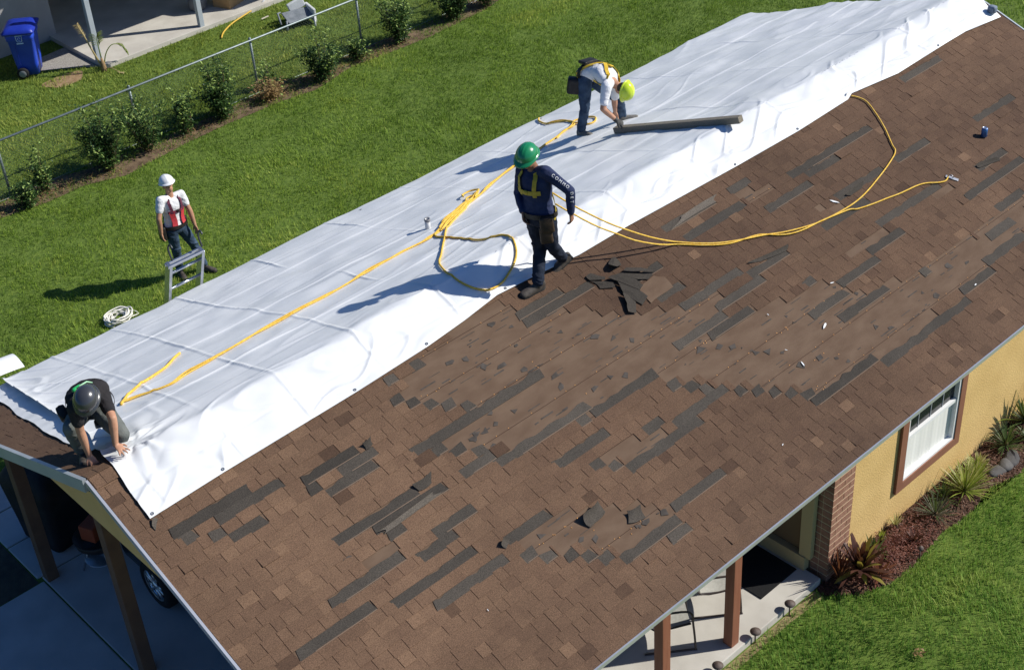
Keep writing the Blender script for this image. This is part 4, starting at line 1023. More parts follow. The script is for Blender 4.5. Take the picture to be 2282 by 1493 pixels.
# lettering down the left sleeve
def sleeve_text(word, S, E, W, base, parent):
    cam_dir = (CAM_P - E).normalized()
    d1 = (E - S).normalized(); d2 = (W - E).normalized()
    n_ = len(word); l1 = (E - S).length; l2 = (W - E).length
    for i, ch in enumerate(word):
        u = .085 + .047 * i
        p, d, r = (S + d1 * u, d1, .063) if u < l1 - .02 else (E + d2 * (u - l1 + .01), d2, .055)
        out = (CAM_P - E).normalized() + Vector((.25, 0, .1)); out = (out - d * out.dot(d)).normalized(); x = d.cross(out)
        cu = bpy.data.curves.new('t', 'FONT'); cu.body = ch; cu.size = .050; cu.align_x = 'CENTER'; cu.align_y = 'CENTER'; cu.extrude = .001
        o = bpy.data.objects.new('t', cu); C.objects.link(o); dg = bpy.context.evaluated_depsgraph_get()
        me = bpy.data.meshes.new_from_object(o.evaluated_get(dg)); bpy.data.objects.remove(o)
        # text runs down the arm, letter tops towards the front of the sleeve
        Mx = Matrix(((d.x, -x.x, out.x, 0), (d.y, -x.y, out.y, 0), (d.z, -x.z, out.z, 0), (0, 0, 0, 1)))
        c = p + out * (r + .006) - base
        for v in me.vertices:
            q = Mx @ Vector((v.co.x * .9, v.co.y, v.co.z)); lat = q.dot(x)
            v.co = c + q - out * (lat * lat / (2 * r))
        me.materials.clear(); me.materials.append(M_white); me.name = 'letter'
        put(bpy.data.objects.new('letter', me), parent)
sleeve_text('COMMODET', JG['sl'], JG['el'], JG['wl'], bg_, pg)

BENT = {'h': (9.012, 1.651, 3.885), 'n': (8.991, 1.809, 3.942), 'sr': (8.816, 1.757, 3.978), 'sl': (9.104, 1.862, 3.804), 'er': (8.689, 1.709, 3.709), 'wr': (8.833, 1.605, 3.515), 'el': (9.208, 1.998, 3.555), 'wl': (9.261, 2.039, 3.337), 'pel': (9.041, 2.324, 3.896), 'hl': (9.123, 2.338, 3.800), 'hr': (8.930, 2.277, 3.858), 'kr': (8.888, 2.251, 3.455), 'kl': (9.317, 2.010, 3.496), 'ar': (8.910, 2.358, 3.090), 'al': (9.498, 2.127, 3.155)}
pb, bb_, JB, sb2, upb = human('worker in lime hard hat and white shirt bending over beside the plank', BENT, ((.10, -.86, -.10), (.15, -.2, -.95)), dict(
    skin=M_skin, shirt=M_tee_w, sleeve=.72, trousers=M_jeanb, boot=M_boots, hat=mat('lime_hat', (.60, .76, .035), .28, coat=.3, spec=.5), ridges=(0,), curve=.075,
    hand_r=((.62, -.50, -.60), (.3, .3, -.9), 1.0, 0), hand_l=((.2, .1, -.97), (-.6, -.6, 0), 1.1, 0),
    foot_r=((-.05, -.95, .33), (0, .35, 1)), foot_l=((.72, -.66, .25), (0, .35, 1)),
    harness=(M_hy, None, .05), belt=M_belt, buckle=M_belt,
    pouches=(('tool_pouch', 285, .06, .11, .075, .020, M_belt), ('tool_pouch', 215, -.02, .06, .08, .035, M_belt)), gloves=('wr', 'er', 'hand_r', 1), loose=1.0))

o = fixn(MB().bbox((-.10, -.065, -.13), (.10, .065, .10), .035, M=Matrix.Translation((8.835, 2.375, 3.80)) @ Matrix.Rotation(-.76, 4, 'Z') @ Matrix.Rotation(.15, 4, 'Y')).build('tool_pouch', M_belt, pb, True, off=bb_))
MB().tube([(8.86, 2.35, 3.90), (8.90, 2.31, 3.93), (8.95, 2.26, 3.95)], .014, 7).build('pouch_strap', M_hy, pb, True, off=bb_)
LAWN = {'h': (5.387, 7.864, 1.693), 'n': (5.380, 7.853, 1.508), 'sr': (5.190, 7.822, 1.515), 'sl': (5.557, 7.835, 1.460), 'er': (5.060, 7.749, 1.268), 'wr': (5.050, 7.752, 1.020), 'el': (5.602, 7.741, 1.195), 'wl': (5.604, 7.680, 0.950), 'pel': (5.341, 7.818, 0.985), 'hr': (5.245, 7.800, 0.990), 'hl': (5.438, 7.835, 0.945), 'kr': (5.272, 7.829, 0.548), 'kl': (5.585, 7.807, 0.535), 'ar': (5.334, 7.980, 0.110), 'al': (5.689, 7.808, 0.110)}
pl_, bl_, JL, sl2, upl = human('worker in white hard hat and red harness standing on the lawn behind the ladder', LAWN, ((-.02, .26, .96), (-.22, -.92, .22)), dict(
    skin=M_skin, shirt=M_tee_w, sleeve=.55, trousers=M_jeanb, boot=M_boot, hat=mat('white_hat', (.78, .79, .80), .25, coat=.3, spec=.5), ridges=(0,), visor=1.8,
    hand_r=((.05, -.10, -1), (.9, -.3, 0), .45, .1), hand_l=((.05, -.25, -.95), (-.9, -.2, 0), .5, .1),
    foot_r=((-.20, -.98, 0), (0, 0, 1)), foot_l=((.45, -.89, 0), (0, 0, 1)),
    harness=(M_hm, M_hr, .045), belt=M_belt, buckle=M_belt, pouches=(('tool_pouch', 350, -.06, .07, .11, .04, M_belt), ('tool_pouch', 195, .0, .05, .08, .03, M_belt)), loose=1.0))

KNEEL = {'h': (0.313, 0.260, 4.451), 'n': (0.388, 0.403, 4.401), 'sr': (0.200, 0.335, 4.394), 'sl': (0.532, 0.427, 4.282), 'er': (0.193, 0.341, 4.126), 'wr': (0.197, 0.307, 3.845), 'el': (0.464, 0.183, 4.195), 'wl': (0.401, 0.125, 3.945), 'pel': (0.500, 0.716, 4.055), 'hr': (0.434, 0.780, 3.990), 'hl': (0.543, 0.622, 4.046), 'kr': (0.170, 0.493, 4.087), 'kl': (0.520, 0.214, 3.945), 'ar': (0.246, 0.576, 3.725), 'al': (0.66, 0.60, 3.73)}
pk, bk_, JK, sk2, upk = human('worker in dark grey hard hat and black shirt kneeling at the near tarp end', KNEEL, ((-.36, -.36, .84), (-.5, -.5, -.62)), dict(
    skin=M_skin, shirt=M_tee_k, sleeve=.62, trousers=M_grey, boot=M_boot, hat=mat('charcoal_hat', (.045, .047, .052), .25, coat=.5, spec=.5), ridges=(), visor=.9, curve=.05,
    hand_r=((.05, -.55, -.80), (.3, .5, -.6), .5, .2), hand_l=((.10, -.92, -.15), (0, -.2, -.95), .15, 1.0),
    foot_r=((-.45, -.80, .30), (0, .35, 1)), foot_l=((.30, .80, -.45), (.4, .2, -.8)),
    belt=M_belt, pouches=(('tool_pouch', 20, .02, .07, .10, .045, M_belt), ('tool_pouch', 110, -.08, .045, .11, .03, M_belt)), loose=1.12, fat=1.12))
gh = MB(); hc = JK['h']
gh.capsule([Vector((.29, .45, 4.49)), Vector((.35, .46, 4.49))], [.024, .024], 12)
gh.build('harness_ring', mat('green_plastic', (.03, .42, .12), .35), pk, True, off=bk_)
MB().tube([Vector((.30, .40, 4.47)) , Vector((.34, .42, 4.53)), Vector((.42, .44, 4.52)), Vector((.48, .47, 4.46))], .008, 6).build('lanyard', mat('pale_green', (.35, .62, .40), .6), pk, True, off=bk_)

# ------------------------------------------------------------------ ladder
M_lad = mat('ladder_aluminium', (.42, .44, .47), .25, (.55, .57, .60), 9, 3, metal=.9, spec=.5)
lad = thing('ladder', 'aluminium extension ladder rising above the back eave at the tarp edge', 'ladder', (3.45, 5.15, 0))
def lp_(x, k, dy=0): return Vector((x - 3.45, -1.17 * k + dy, 2.94 * k))
for x in (3.22, 3.70):
    MB().box((x - 3.45 - .020, -.052, 0), (x - 3.45 + .020, .052, 3.17), M=Matrix.Rotation(math.atan(1.17 / 2.94), 4, 'X')).build('rail', M_lad, lad)
for i in range(10):
    k = .06 + i * .098
    MB().tube([lp_(3.23, k), lp_(3.69, k)], .019, 10).build('rung', M_lad, lad, True)
MB().bbox((-.27, -.05, 3.145), (.27, -.018, 3.185), .008, M=Matrix.Rotation(math.atan(1.17 / 2.94), 4, 'X')).build('top_bar', M_lad, lad)
MB().bbox((-.27, .018, 3.125), (.27, .05, 3.165), .008, M=Matrix.Rotation(math.atan(1.17 / 2.94), 4, 'X')).build('top_bar', M_lad, lad)
M_hook = mat('dark_steel', (.06, .065, .07), .4, metal=.6)
for x in (3.24, 3.68):
    a = lp_(x, 1.05)
    MB().tube(spline([a + Vector((0, -.02, -.06)), a + Vector((0, .02, .06)), a + Vector((.0, .0, .14)), a + Vector((0, -.05, .18)), a + Vector((0, -.09, .15))], 5), .014, 8).build('hook', M_hook, lad, True)

# white rope heap on the lawn
pts = []
for i in range(90):
    a = i * .55; r = .12 + .05 * math.sin(i * .37) + .03 * random.random()
    pts.append(Vector((3.98 + r * 1.25 * math.cos(a), 7.62 + r * math.sin(a), .03 + .11 * abs(math.sin(i * .21)) * random.uniform(.5, 1))))
pts += [Vector((4.12, 7.5, .05)), Vector((4.26, 7.52, .03)), Vector((4.24, 7.66, .03)), Vector((4.08, 7.72, .04)), Vector((3.84, 7.74, .03)), Vector((3.74, 7.62, .03)), Vector((3.82, 7.46, .02))]
MB().tube(spline(pts, 3), .011, 6).build('rope_coil', M_ropew, None, True, label='tangled heap of white rope lying on the lawn by the tarp', cat='rope')

# ------------------------------------------------------------------ fence
M_galv = mat('galvanised', (.20, .24, .24), .5, (.27, .31, .31), 12, 3, metal=.5)
fence = thing('chain_link_fence', 'grey chain link fence with top rail between the two lawns', 'fence', (0, 12.50, 0))
FX0, FX1, FH = 2.0, 23.4, 1.10
MB().tube([(FX0, 0, FH), (9, 0, FH + .006), (FX1, 0, FH)], .021, 10).build('top_rail', M_galv, fence, True)
for x in (2.05, 4.72, 7.40, 10.10, 12.72, 15.4, 18.1, 20.8, 23.4):
    p_ = MB().tube([(x, .045, 0), (x, .045, FH + .02)], .024, 10).build('post', M_galv, fence, True)
    MB().lathe([(.029, FH - .01), (.030, FH + .02), (.022, FH + .045), (.004, FH + .055)], 10, (x, .045, 0)).build('post_cap', M_galv, p_, True)
wire = MB(); sp_ = .062
x = FX0 - FH
while x < FX1:
    for s in (1, -1):
        a0, a1 = (x, x + FH) if s == 1 else (x + FH, x)
        za, zb = .02, FH - .02
        ta = 0.0; tb = 1.0
        pa = Vector((a0, -.028 + .003 * s, za)); pb_ = Vector((a1, -.028 + .003 * s, zb))
        if min(pa.x, pb_.x) >= FX0 and max(pa.x, pb_.x) <= FX1: wire.tube([pa, pb_], .0014, 3, caps=False)
    x += sp_
wire.build('wire_mesh', mat('wire_grey', (.16, .19, .19), .5, metal=.4), fence, kind='stuff')
MB().tube([(FX0, -.03, .03), (FX1, -.03, .03)], .004, 5).build('tension_wire', M_galv, fence)

# ------------------------------------------------------------------ shrubs along the fence
def leafmat(name, a, b, tr=.25): 
    m = mat(name, a, .5, b, 6, 3, spec=.35)
    nt = m.node_tree; p = nt.nodes['Principled BSDF']; out = [q for q in nt.nodes if q.type == 'OUTPUT_MATERIAL'][0]
    tl = nt.nodes.new('ShaderNodeBsdfTranslucent'); tl.inputs[0].default_value = (b[0] * 1.3, b[1] * 1.3, b[2], 1)
    mx = nt.nodes.new('ShaderNodeMixShader'); mx.inputs[0].default_value = tr
    nt.links.new(p.outputs[0], mx.inputs[1]); nt.links.new(tl.outputs[0], mx.inputs[2]); nt.links.new(mx.outputs[0], out.inputs[0])
    return m
M_leaf = leafmat('shrub_leaf', (.022, .055, .012), (.045, .095, .02))
M_leafy = leafmat('young_leaf', (.30, .42, .10), (.42, .54, .16))
M_leafw = leafmat('weed_leaf', (.07, .12, .025), (.14, .20, .05))
M_stem = mat('stem', (.16, .11, .06), .8)
M_dry = leafmat('dry_leaf', (.26, .16, .07), (.34, .23, .10))
def leaf(mb, p, d, l, w, up_=Vector((0, 0, 1)), bend=.25, mi=0):
    d = d.normalized(); s = d.cross(up_)
    if s.length < .1: s = d.cross(Vector((1, 0, 0)))
    s.normalize(); n_ = s.cross(d)
    a = p; b = p + d * l * .5 + n_ * l * .06; c = p + d * l - n_ * l * bend
    mb.add([a, b + s * w, c, b - s * w, b - n_ * w * .25], [(0, 1, 4), (1, 2, 4), (2, 3, 4), (3, 0, 4)], mi)
def rdir(): 
    z = random.uniform(-.2, 1); a = random.uniform(0, 6.283); r = math.sqrt(max(0, 1 - z * z)); return Vector((r * math.cos(a), r * math.sin(a), z))
def shrub(label, x, y, h, w, nst=9, dens=1.0, young=.10, ml=None, name='shrub'):
    t = thing(name, label, 'shrub', (x, y, 0), group='shrubs along the fence')
    st = MB(); lf = MB(); ly = MB()
    for i in range(nst + 3):
        a = random.uniform(0, 6.283); sp2 = random.uniform(.15, 1) * w * .55; hh = h * random.uniform(.45, 1.0); spr = i >= nst
        if spr: hh = h * random.uniform(1.0, 1.22)
        tip = Vector((math.cos(a) * sp2, math.sin(a) * sp2, hh)); b0 = Vector((math.cos(a) * .05, math.sin(a) * .05, 0))
        pth = spline([b0, b0.lerp(tip, .5) + Vector((random.uniform(-.05, .05), random.uniform(-.05, .05), .05)), tip], 5)
        st.tube(pth, [.010 - .008 * k / (len(pth) - 1) for k in range(len(pth))], 5)
        for k, p in enumerate(pth):
            f = k / (len(pth) - 1)
            if f < .18: continue
            nl = int(17 * dens) if not spr else int(6 * dens) + 1
            for _ in range(nl):
                c = p + Vector((random.gauss(0, 1), random.gauss(0, 1), random.gauss(0, .8))) * .065 * (1.1 - .3 * f)
                d = rdir()
                tgt = ly if (random.random() < young * (1.6 if f > .7 else .6)) else lf
                leaf(tgt, c, d, random.uniform(.05, .095), random.uniform(.013, .022))
    st.build('stems', M_stem, t, True); lf.build('foliage', ml or M_leaf, t)
    if ly.f: ly.build('young_leaves', M_leafy, t)
    return t
for a in ((4.72, 11.92, .42, .35, 7, .55, .15, None, 'small tufted shrub, first at the left end of the fence'),
          (5.23, 12.22, .72, .28, 6, .6, .25, None, 'thin upright shrub, second from the left end of the fence'),
          (6.44, 12.02, 1.10, .92, 20, 1.0, .10, None, 'largest leafy shrub left of the white helmet worker'),
          (7.30, 12.10, .98, .85, 14, .75, .16, None, 'open shrub with bare stalks right of the largest one'),
          (8.19, 12.16, .72, .46, 8, .75, .16, None, 'small shrub between the open one and a bushy one'),
          (9.02, 12.14, 1.00, .78, 18, 1.0, .12, None, 'dense bushy shrub beside the third fence post'),
          (10.05, 12.10, .32, .55, 12, .35, .05, M_dry, 'brown dry shrub between two green ones'),
          (10.30, 12.52, .55, .35, 4, .3, .5, None, 'sparse twiggy shrub touching the fence post'),
          (11.25, 11.98, .88, .80, 14, .85, .16, None, 'leafy shrub on shaded soil right of the dry one'),
          (12.33, 12.15, .38, .45, 7, .5, .2, None, 'low shrub under the fourth fence post'),
          (13.46, 12.12, 1.00, .88, 16, .9, .14, None, 'tall shrub second from the top of the picture'),
          (14.92, 12.18, 1.00, .95, 16, .95, .14, None, 'uppermost shrub cut by the top of the picture'),
          (15.85, 12.12, .7, .7, 12, .8, .12, None, 'shrub at the far end of the planted strip')):
    shrub(a[8], a[0], a[1], a[2], a[3], a[4], a[5], a[6], a[7])

wd = MB(); wg = MB()
for _ in range(5200):
    x = random.uniform(3.5, 17.2); y = random.gauss(12.12, .20)
    if not inside(SOIL, x, y) or float(vnoise(x * 1.3, y * 1.3, 141)) < -.25: continue
    leaf(wd if random.random() < .55 else wg, Vector((x, y, random.uniform(.008, .06))), Vector((random.gauss(0, 1), random.gauss(0, 1), random.uniform(0, .9))), random.uniform(.03, .09), random.uniform(.005, .012))
wd.build('leaf_litter', M_dry, None, label='dry leaf litter on the planted strip along the fence', kind='stuff')
wg.build('weeds', M_leafw, None, label='low green weeds on the planted strip along the fence', kind='stuff')

# ------------------------------------------------------------------ neighbour's house and yard
M_nwall = mat('grey_stucco', (.34, .33, .32), .9, (.38, .37, .36), 3, 4, .4, 40)
M_npost = mat('bluegrey_post', (.36, .40, .44), .6, (.40, .44, .48), 3, 3)
nh = thing('neighbour_house', 'neighbouring grey house with a covered concrete patio at top left', 'house', (9, 18.2, 0))
MB().box((-9, 0, 0), (-.22, .2, 2.5)).box((-.4, .2, 0), (-.22, 5, 2.5)).build('wall', M_nwall, nh)
MB().box((-.2, 2.6, 0), (12, 2.8, 2.5)).build('wall', M_nwall, nh)
for x, y in ((8.66, 16.18), (11.06, 16.0)):
    fixn(MB().bbox((x - 9 - .055, y - 18.2 - .055, .10), (x - 9 + .055, y - 18.2 + .055, 2.35), .006).build('post', M_npost, nh))
rp = [(9.3, 15.62), (13.2, 15.62), (13.36, 15.23), (14.3, 14.60), (20, 14.6), (20, 23), (0, 23), (0, 17.25), (9.3, 17.25)]  # unseen roof edge; forward step added to narrow the sunlit patio strip
bm = bmesh.new(); f = bm.faces.new([bm.verts.new((x - 9, y - 18.2, 2.36)) for x, y in rp]); r_ = bmesh.ops.extrude_face_region(bm, geom=[f])
for v in [g for g in r_['geom'] if isinstance(g, bmesh.types.BMVert)]: v.co.z += .16
bmesh.ops.recalc_face_normals(bm, faces=bm.faces); me = bpy.data.meshes.new('roof'); bm.to_mesh(me); bm.free(); me.materials.append(mat('neighbour_roof', (.25, .24, .23), .9, (.32, .31, .30), 4, 4))
put(bpy.data.objects.new('roof', me), nh)
# things under the neighbour's roof
M_card = mat('cardboard', (.36, .22, .10), .9, (.42, .27, .13), 4, 4)
t = thing('cardboard_box', 'open brown cardboard box on the neighbouring patio edge', 'box', (12.15, 16.55, .10), .35)
for lo, hi in (((-.26, -.22, 0), (-.25, .22, .36)), ((.25, -.22, 0), (.26, .22, .36)), ((-.25, -.22, 0), (.25, -.21, .36)), ((-.25, .21, 0), (.25, .22, .36)), ((-.25, -.21, .0), (.25, .21, .01))): MB().box(lo, hi).build('panel', M_card, t)
MB().lathe([(.14, 0), (.20, .05), (.20, .30), (.17, .34), (.05, .36)], 16, (11.55, 16.85, .10)).build('paint_pail', mat('pail_grey', (.13, .14, .15), .6, (.2, .21, .22), 8, 3), None, True, label='dark round pail in the shade beside the cardboard box', cat='pail')
hs_ = spline([(12.98, 16.05, .22), (12.72, 16.02, .12), (12.62, 16.10, .03)], 5)
MB().tube(hs_, .018, 7).build('white_pipe', M_white, None, True, label='short white pipe leaning off the neighbouring patio', cat='pipe')
MB().tube(spline([(12.60, 16.08, .05), (12.3, 15.93, .05), (11.69, 15.73, .04), (11.28, 15.48, .04), (11.07, 15.27, .03)], 8), .017, 7).build('garden_hose', mat('hose_yellow', (.62, .40, .06), .6), None, True, label='yellow hose trailing over the neighbouring grass', cat='hose')
MB().bbox((-.10, -.015, 0), (.10, .015, .02), .004, M=Matrix.Translation((12.27, 15.36, .05)) @ Matrix.Rotation(.1, 4, 'Z')).build('wood_stick', mat('pale_stick', (.55, .50, .40), .8), None, label='short pale stick on the grass beside the hose', cat='stick')
fixn(bpy.data.objects['wood_stick'])
# broken appliance / furniture dumped on the grass
t = thing('broken_chair', 'broken white and grey plastic chair dumped on grass behind the fence', 'chair', (12.62, 14.62, 0), -.25)
M_gpl = mat('grey_plastic', (.16, .18, .20), .6, (.24, .26, .28), 6, 3); M_wpl = mat('white_plastic', (.68, .70, .70), .5, (.58, .60, .60), 6, 3)
MB().bbox((-.30, -.22, .20), (.30, .20, .24), .015, M=Matrix.Rotation(.22, 4, 'X')).build('seat', M_gpl, t)
MB().bbox((.28, -.26, .05), (.34, .24, .34), .02).build('side_panel', M_wpl, t)
MB().bbox((-.02, .16, .20), (.36, .24, .42), .02, M=Matrix.Rotation(-.3, 4, 'Y')).build('backrest', M_wpl, t)
MB().tube([(-.32, -.20, .22), (-.36, -.28, .02)], .022, 7).build('leg', M_gpl, t, True); MB().tube([(.30, -.24, .2), (.24, -.38, .02)], .022, 7).build('leg', M_wpl, t, True)
MB().tube([(-.30, .2, .26), (-.40, .1, .30), (-.42, -.1, .12)], .02, 7).build('armrest', M_gpl, t, True)
MB().bbox((.0, .28, .0), (.42, .36, .05), .01, M=Matrix.Rotation(.3, 4, 'Z')).build('broken_board', mat('red_board', (.30, .09, .06), .7), t)
for o in t.children: fixn(o)

# recycling bin
M_bin = mat('bin_blue', (.015, .06, .50), .42, (.02, .075, .56), 5, 3, spec=.4)
M_lid = mat('lid_blue', (.012, .030, .32), .4, (.016, .04, .36), 5, 3, spec=.4)
M_tyre = mat('tyre', (.014, .014, .015), .8)
t = thing('recycling_bin', 'blue wheeled recycling bin beside the neighbouring house wall', 'bin', (7.54, 17.02, 0), R(-38))
def rr_ring(wx, wy, z, r, n=6, oy=0):
    out = []
    for cx, cy, a0 in ((wx - r, wy - r, 0), (-wx + r, wy - r, 90), (-wx + r, -wy + r, 180), (wx - r, -wy + r, 270)):
        for k in range(n): a = R(a0 + 90 * k / (n - 1)); out.append(Vector((cx + r * math.cos(a), cy + r * math.sin(a) + oy, z)))
    return out
body = MB().rings([rr_ring(.20, .23, .05, .06), rr_ring(.22, .26, .30, .06), rr_ring(.255, .305, .82, .06), rr_ring(.275, .325, .84, .06), rr_ring(.28, .33, .985, .06)]).build('bin_body', M_bin, t, True)
MB().rings([rr_ring(.325, .385, .985, .07), rr_ring(.33, .39, 1.02, .07), rr_ring(.25, .30, 1.075, .09), rr_ring(.12, .15, 1.095, .06)]).build('lid', M_lid, t, True)
MB().bbox((-.006, -.004, .30), (.006, .004, .80), .002, M=Matrix.Translation((-.10, -.284, .0)) @ Matrix.Rotation(.075, 4, 'X')).build('rib', M_lid, body)
MB().tube([(-.26, -.33, .955), (.26, -.33, .955)], .012, 6).build('rim', mat('bin_edge', (.10, .16, .62), .35), body, True)
for s in (-1, 1):
    w_ = MB().lathe([(.05, -.03), (.115, -.03), (.12, -.015), (.12, .015), (.115, .03), (.05, .03)], 22).build('wheel', M_tyre, t, True)
    w_.rotation_euler = (R(90), 0, 0); w_.location = (-.10, -.30 * s, .12)
    hb_ = MB().lathe([(.0, .032), (.07, .034), (.075, .030), (.05, .02)], 16).build('hub', mat('hub_grey', (.25, .26, .26), .5), w_, True)
    if s == -1: hb_.rotation_euler = (math.pi, 0, 0)
# white emblem: outlined bin shape with a round arrow mark and a caption bar
em = MB(); yb = -.338
def strok(pts, w=.008, z=None): em.tube([Vector((x, yb, zz)) for x, zz in pts], w, 5)
strok([(-.055, .945), (-.045, .845), (-.03, .825), (.045, .825), (.06, .845), (.07, .945), (-.055, .945)])
strok([(.007 + .027 * math.cos(k * .5), .885 + .027 * math.sin(k * .5)) for k in range(12)], .006)
strok([(-.065, .955), (.085, .955)], .006)
em.box((-.06, yb - .004, .775), (.075, yb + .004, .80))
em.build('emblem', mat('pale_print', (.55, .68, .90), .6), body)
fixn(body)

# small palm in front of the patio
M_palm = leafmat('palm_leaf', (.16, .22, .05), (.28, .33, .09)); M_palmd = leafmat('palm_dry', (.42, .33, .14), (.52, .43, .22))
t = thing('palm_seedling', 'young palm with three fronds at the patio corner', 'palm', (8.56, 15.84, 0))
def frond(parent, pts, l, n, m, rad=.014):
    pth = spline(pts, 6); k_ = len(pth)
    sm = MB().tube(pth, [rad - rad * .7 * i / (k_ - 1) for i in range(k_)], 6); lf = MB()
    for i in range(int(k_ * .62), k_):
        d = (pth[min(i + 1, k_ - 1)] - pth[i - 1]).normalized(); s = d.cross(Vector((0, 0, 1)))
        if s.length < .1: s = Vector((1, 0, 0))
        s.normalize()
        for sd_ in (-1, 1):
            for q in range(n): leaf(lf, pth[i], d * .9 + s * sd_ * .75 + Vector((0, 0, random.uniform(-.3, .2))), l * random.uniform(.7, 1.1), .012, bend=.3)
    lf.add(sm.v, sm.f, 0); return lf.build('frond', m, parent)
frond(t, [(0, 0, .05), (-.10, .10, .45), (-.16, .22, .80), (-.20, .30, .98)], .12, 2, M_palmd, .024)
frond(t, [(0, 0, .05), (.02, .05, .30), (.03, .08, .55), (.03, .08, .72)], .20, 3, M_palm, .018)
frond(t, [(0, 0, .05), (.10, -.02, .35), (.25, -.06, .52), (.42, -.10, .48), (.50, -.12, .36)], .16, 3, M_palm, .014)
frond(t, [(0, 0, .05), (.08, -.14, .10), (.16, -.32, .04), (.20, -.40, .03)], .05, 1, M_palmd, .012)
MB().lathe([(.05, 0), (.06, .08), (.045, .2), (.02, .3)], 10).build('trunk', mat('palm_fibre', (.26, .16, .08), .95, (.36, .25, .13), 30, 3, .6, 60, stretch=(4, 4, .6)), t, True)

# ------------------------------------------------------------------ porch
slab_mat = MB().bbox((6.0, -3.27, .101), (6.66, -2.45, .115), .004).build('door_mat', mat('black_mat', (.008, .008, .009), .95, (.014, .014, .015), 60, 2, .6, 200), None, label='black door mat on the shaded porch slab', cat='mat')
fixn(slab_mat)
M_sling = mat('grey_sling', (.42, .41, .37), .85, (.48, .47, .43), 30, 2); M_frame = mat('chair_frame', (.06, .045, .04), .45)
def patio_chair(label, x, y, rz):
    t = thing('patio_chair', label, 'chair', (x, y, .10), rz, 'sling chairs on the porch')
    for s in (-.26, .26):
        MB().tube(spline([(s, .28, .012), (s, -.26, .012), (s, -.29, .03), (s, -.26, .40), (s, -.22, .60), (s, .0, .62), (s, .20, .60)], 4), .013, 7).build('side_frame', M_frame, t, True)
        MB().tube(spline([(s * .9, -.24, .40), (s * .9, .18, .36), (s * .9, .32, .70), (s * .9, .40, .96)], 4), .012, 7).build('rail', M_frame, t, True)
    MB().tube([(-.24, .40, .96), (.24, .40, .96)], .012, 7).build('top_bar', M_frame, t, True)
    for nm, pts in (('seat', [(-.235, .40), (-.02, .365), (.18, .37)]), ('backrest', [(.19, .38), (.31, .70), (.395, .95)])):
        prof_ = spline([(0, a, b) for a, b in pts], 5); rr = []
        for p in prof_: rr.append([Vector((-.225 + .45 * k / 8, p.y, p.z - .02 * math.sin(math.pi * k / 8))) for k in range(9)])
        MB().rings(rr, 0, False, closed=False).build(nm, M_sling, t, True)
    return t
patio_chair('grey sling patio chair nearer the door mat, behind the full porch post', 5.60, -2.86, R(52))
patio_chair('grey sling patio chair between the two brown porch posts', 4.83, -2.84, R(52))
M_lamp = mat('bronze_lamp', (.09, .065, .055), .6, (.13, .10, .085), 20, 3, .3, 60)
for x, y, lb in ((6.10, -3.60, 'bronze path light nearest the plants'), (5.50, -3.585, 'bronze path light beside the full porch post'), (4.83, -3.60, 'bronze path light at the bottom edge of the picture'), (7.86, -4.16, 'thin stake light in the mulch before the red plants')):
    t = thing('path_light', lb, 'lamp', (x, y, 0), 0, 'path lights along the porch')
    k = .6 if x > 7 else 1
    MB().tube([(0, 0, 0), (0, 0, .17)], .009, 8).build('stake', M_lamp, t, True)
    MB().lathe([(.010, .155), (.030 * k, .165), (.062 * k, .185), (.064 * k, .193), (.045 * k, .212), (.018 * k, .224), (.001, .227)], 22).build('cap', M_lamp, t, True)

# ------------------------------------------------------------------ front bed plants
def rosette(name, label, cat, x, y, n_, l, w, m, tilt=(.15, 1.2), droop=.35, segs=5, mix_=None, z=0, group=None):
    t = thing(name, label, cat, (x, y, z), group=group)
    A = MB(); B_ = MB()
    for i in range(n_):
        a = i * 2.39996 + random.uniform(-.3, .3); el = R(90) - random.uniform(*tilt); ll = l * random.uniform(.7, 1.05)
        d = Vector((math.cos(a) * math.cos(el), math.sin(a) * math.cos(el), math.sin(el))); s = Vector((-math.sin(a), math.cos(a), 0))
        p = Vector((0, 0, .03)); L_ = []; R_ = []
        for k in range(segs + 1):
            f = k / segs; ww = w * (math.sin(math.pi * (.12 + .88 * f)) ** .7 if k < segs else .02) * random.uniform(.95, 1.05)
            L_.append(p + s * ww); R_.append(p - s * ww)
            d = (d - Vector((0, 0, droop * f / segs * 2))).normalized(); p = p + d * ll / segs
        vs = [q for pr in zip(L_, R_) for q in pr]
        (B_ if mix_ and random.random() < mix_[1] else A).add(vs, [(2 * k, 2 * k + 1, 2 * k + 3, 2 * k + 2) for k in range(segs)])
    A.build('leaves', m, t, True)
    if B_.f: B_.build('pale_leaves', mix_[0], t, True)
    MB().lathe([(.03, 0), (.025, .06), (.012, .12)], 8).build('stem', M_stem, t, True)
    return t
M_ti = leafmat('ti_leaf', (.045, .018, .018), (.11, .045, .028)); M_tig = leafmat('ti_green', (.24, .20, .035), (.34, .28, .06))
M_yuc = leafmat('yucca_leaf', (.20, .27, .035), (.32, .38, .07)); M_yuc2 = leafmat('yucca_pale', (.36, .36, .13), (.46, .44, .2))
M_drc = leafmat('grey_leaf', (.085, .095, .06), (.15, .155, .10)); M_red = leafmat('red_strap', (.14, .05, .03), (.22, .085, .045))
M_agr = leafmat('dark_green_leaf', (.05, .085, .025), (.10, .14, .04))
rosette('ti_plant', 'big dark red ti plant at the corner of the brick pillar', 'plant', 7.10, -3.84, 54, .46, .034, M_ti, (.05, 1.4), .6, 6, (M_tig, .22), z=.14)
rosette('ti_plant', 'smaller reddish ti plant low in front of the big one', 'plant', 7.28, -3.98, 34, .28, .020, M_red, (.3, 1.4), .5, 5, (M_ti, .4))
rosette('strap_plant', 'red strap leaved plant leaning on the brick pillar', 'plant', 6.90, -3.70, 26, .54, .012, M_red, (.05, .55), .35)
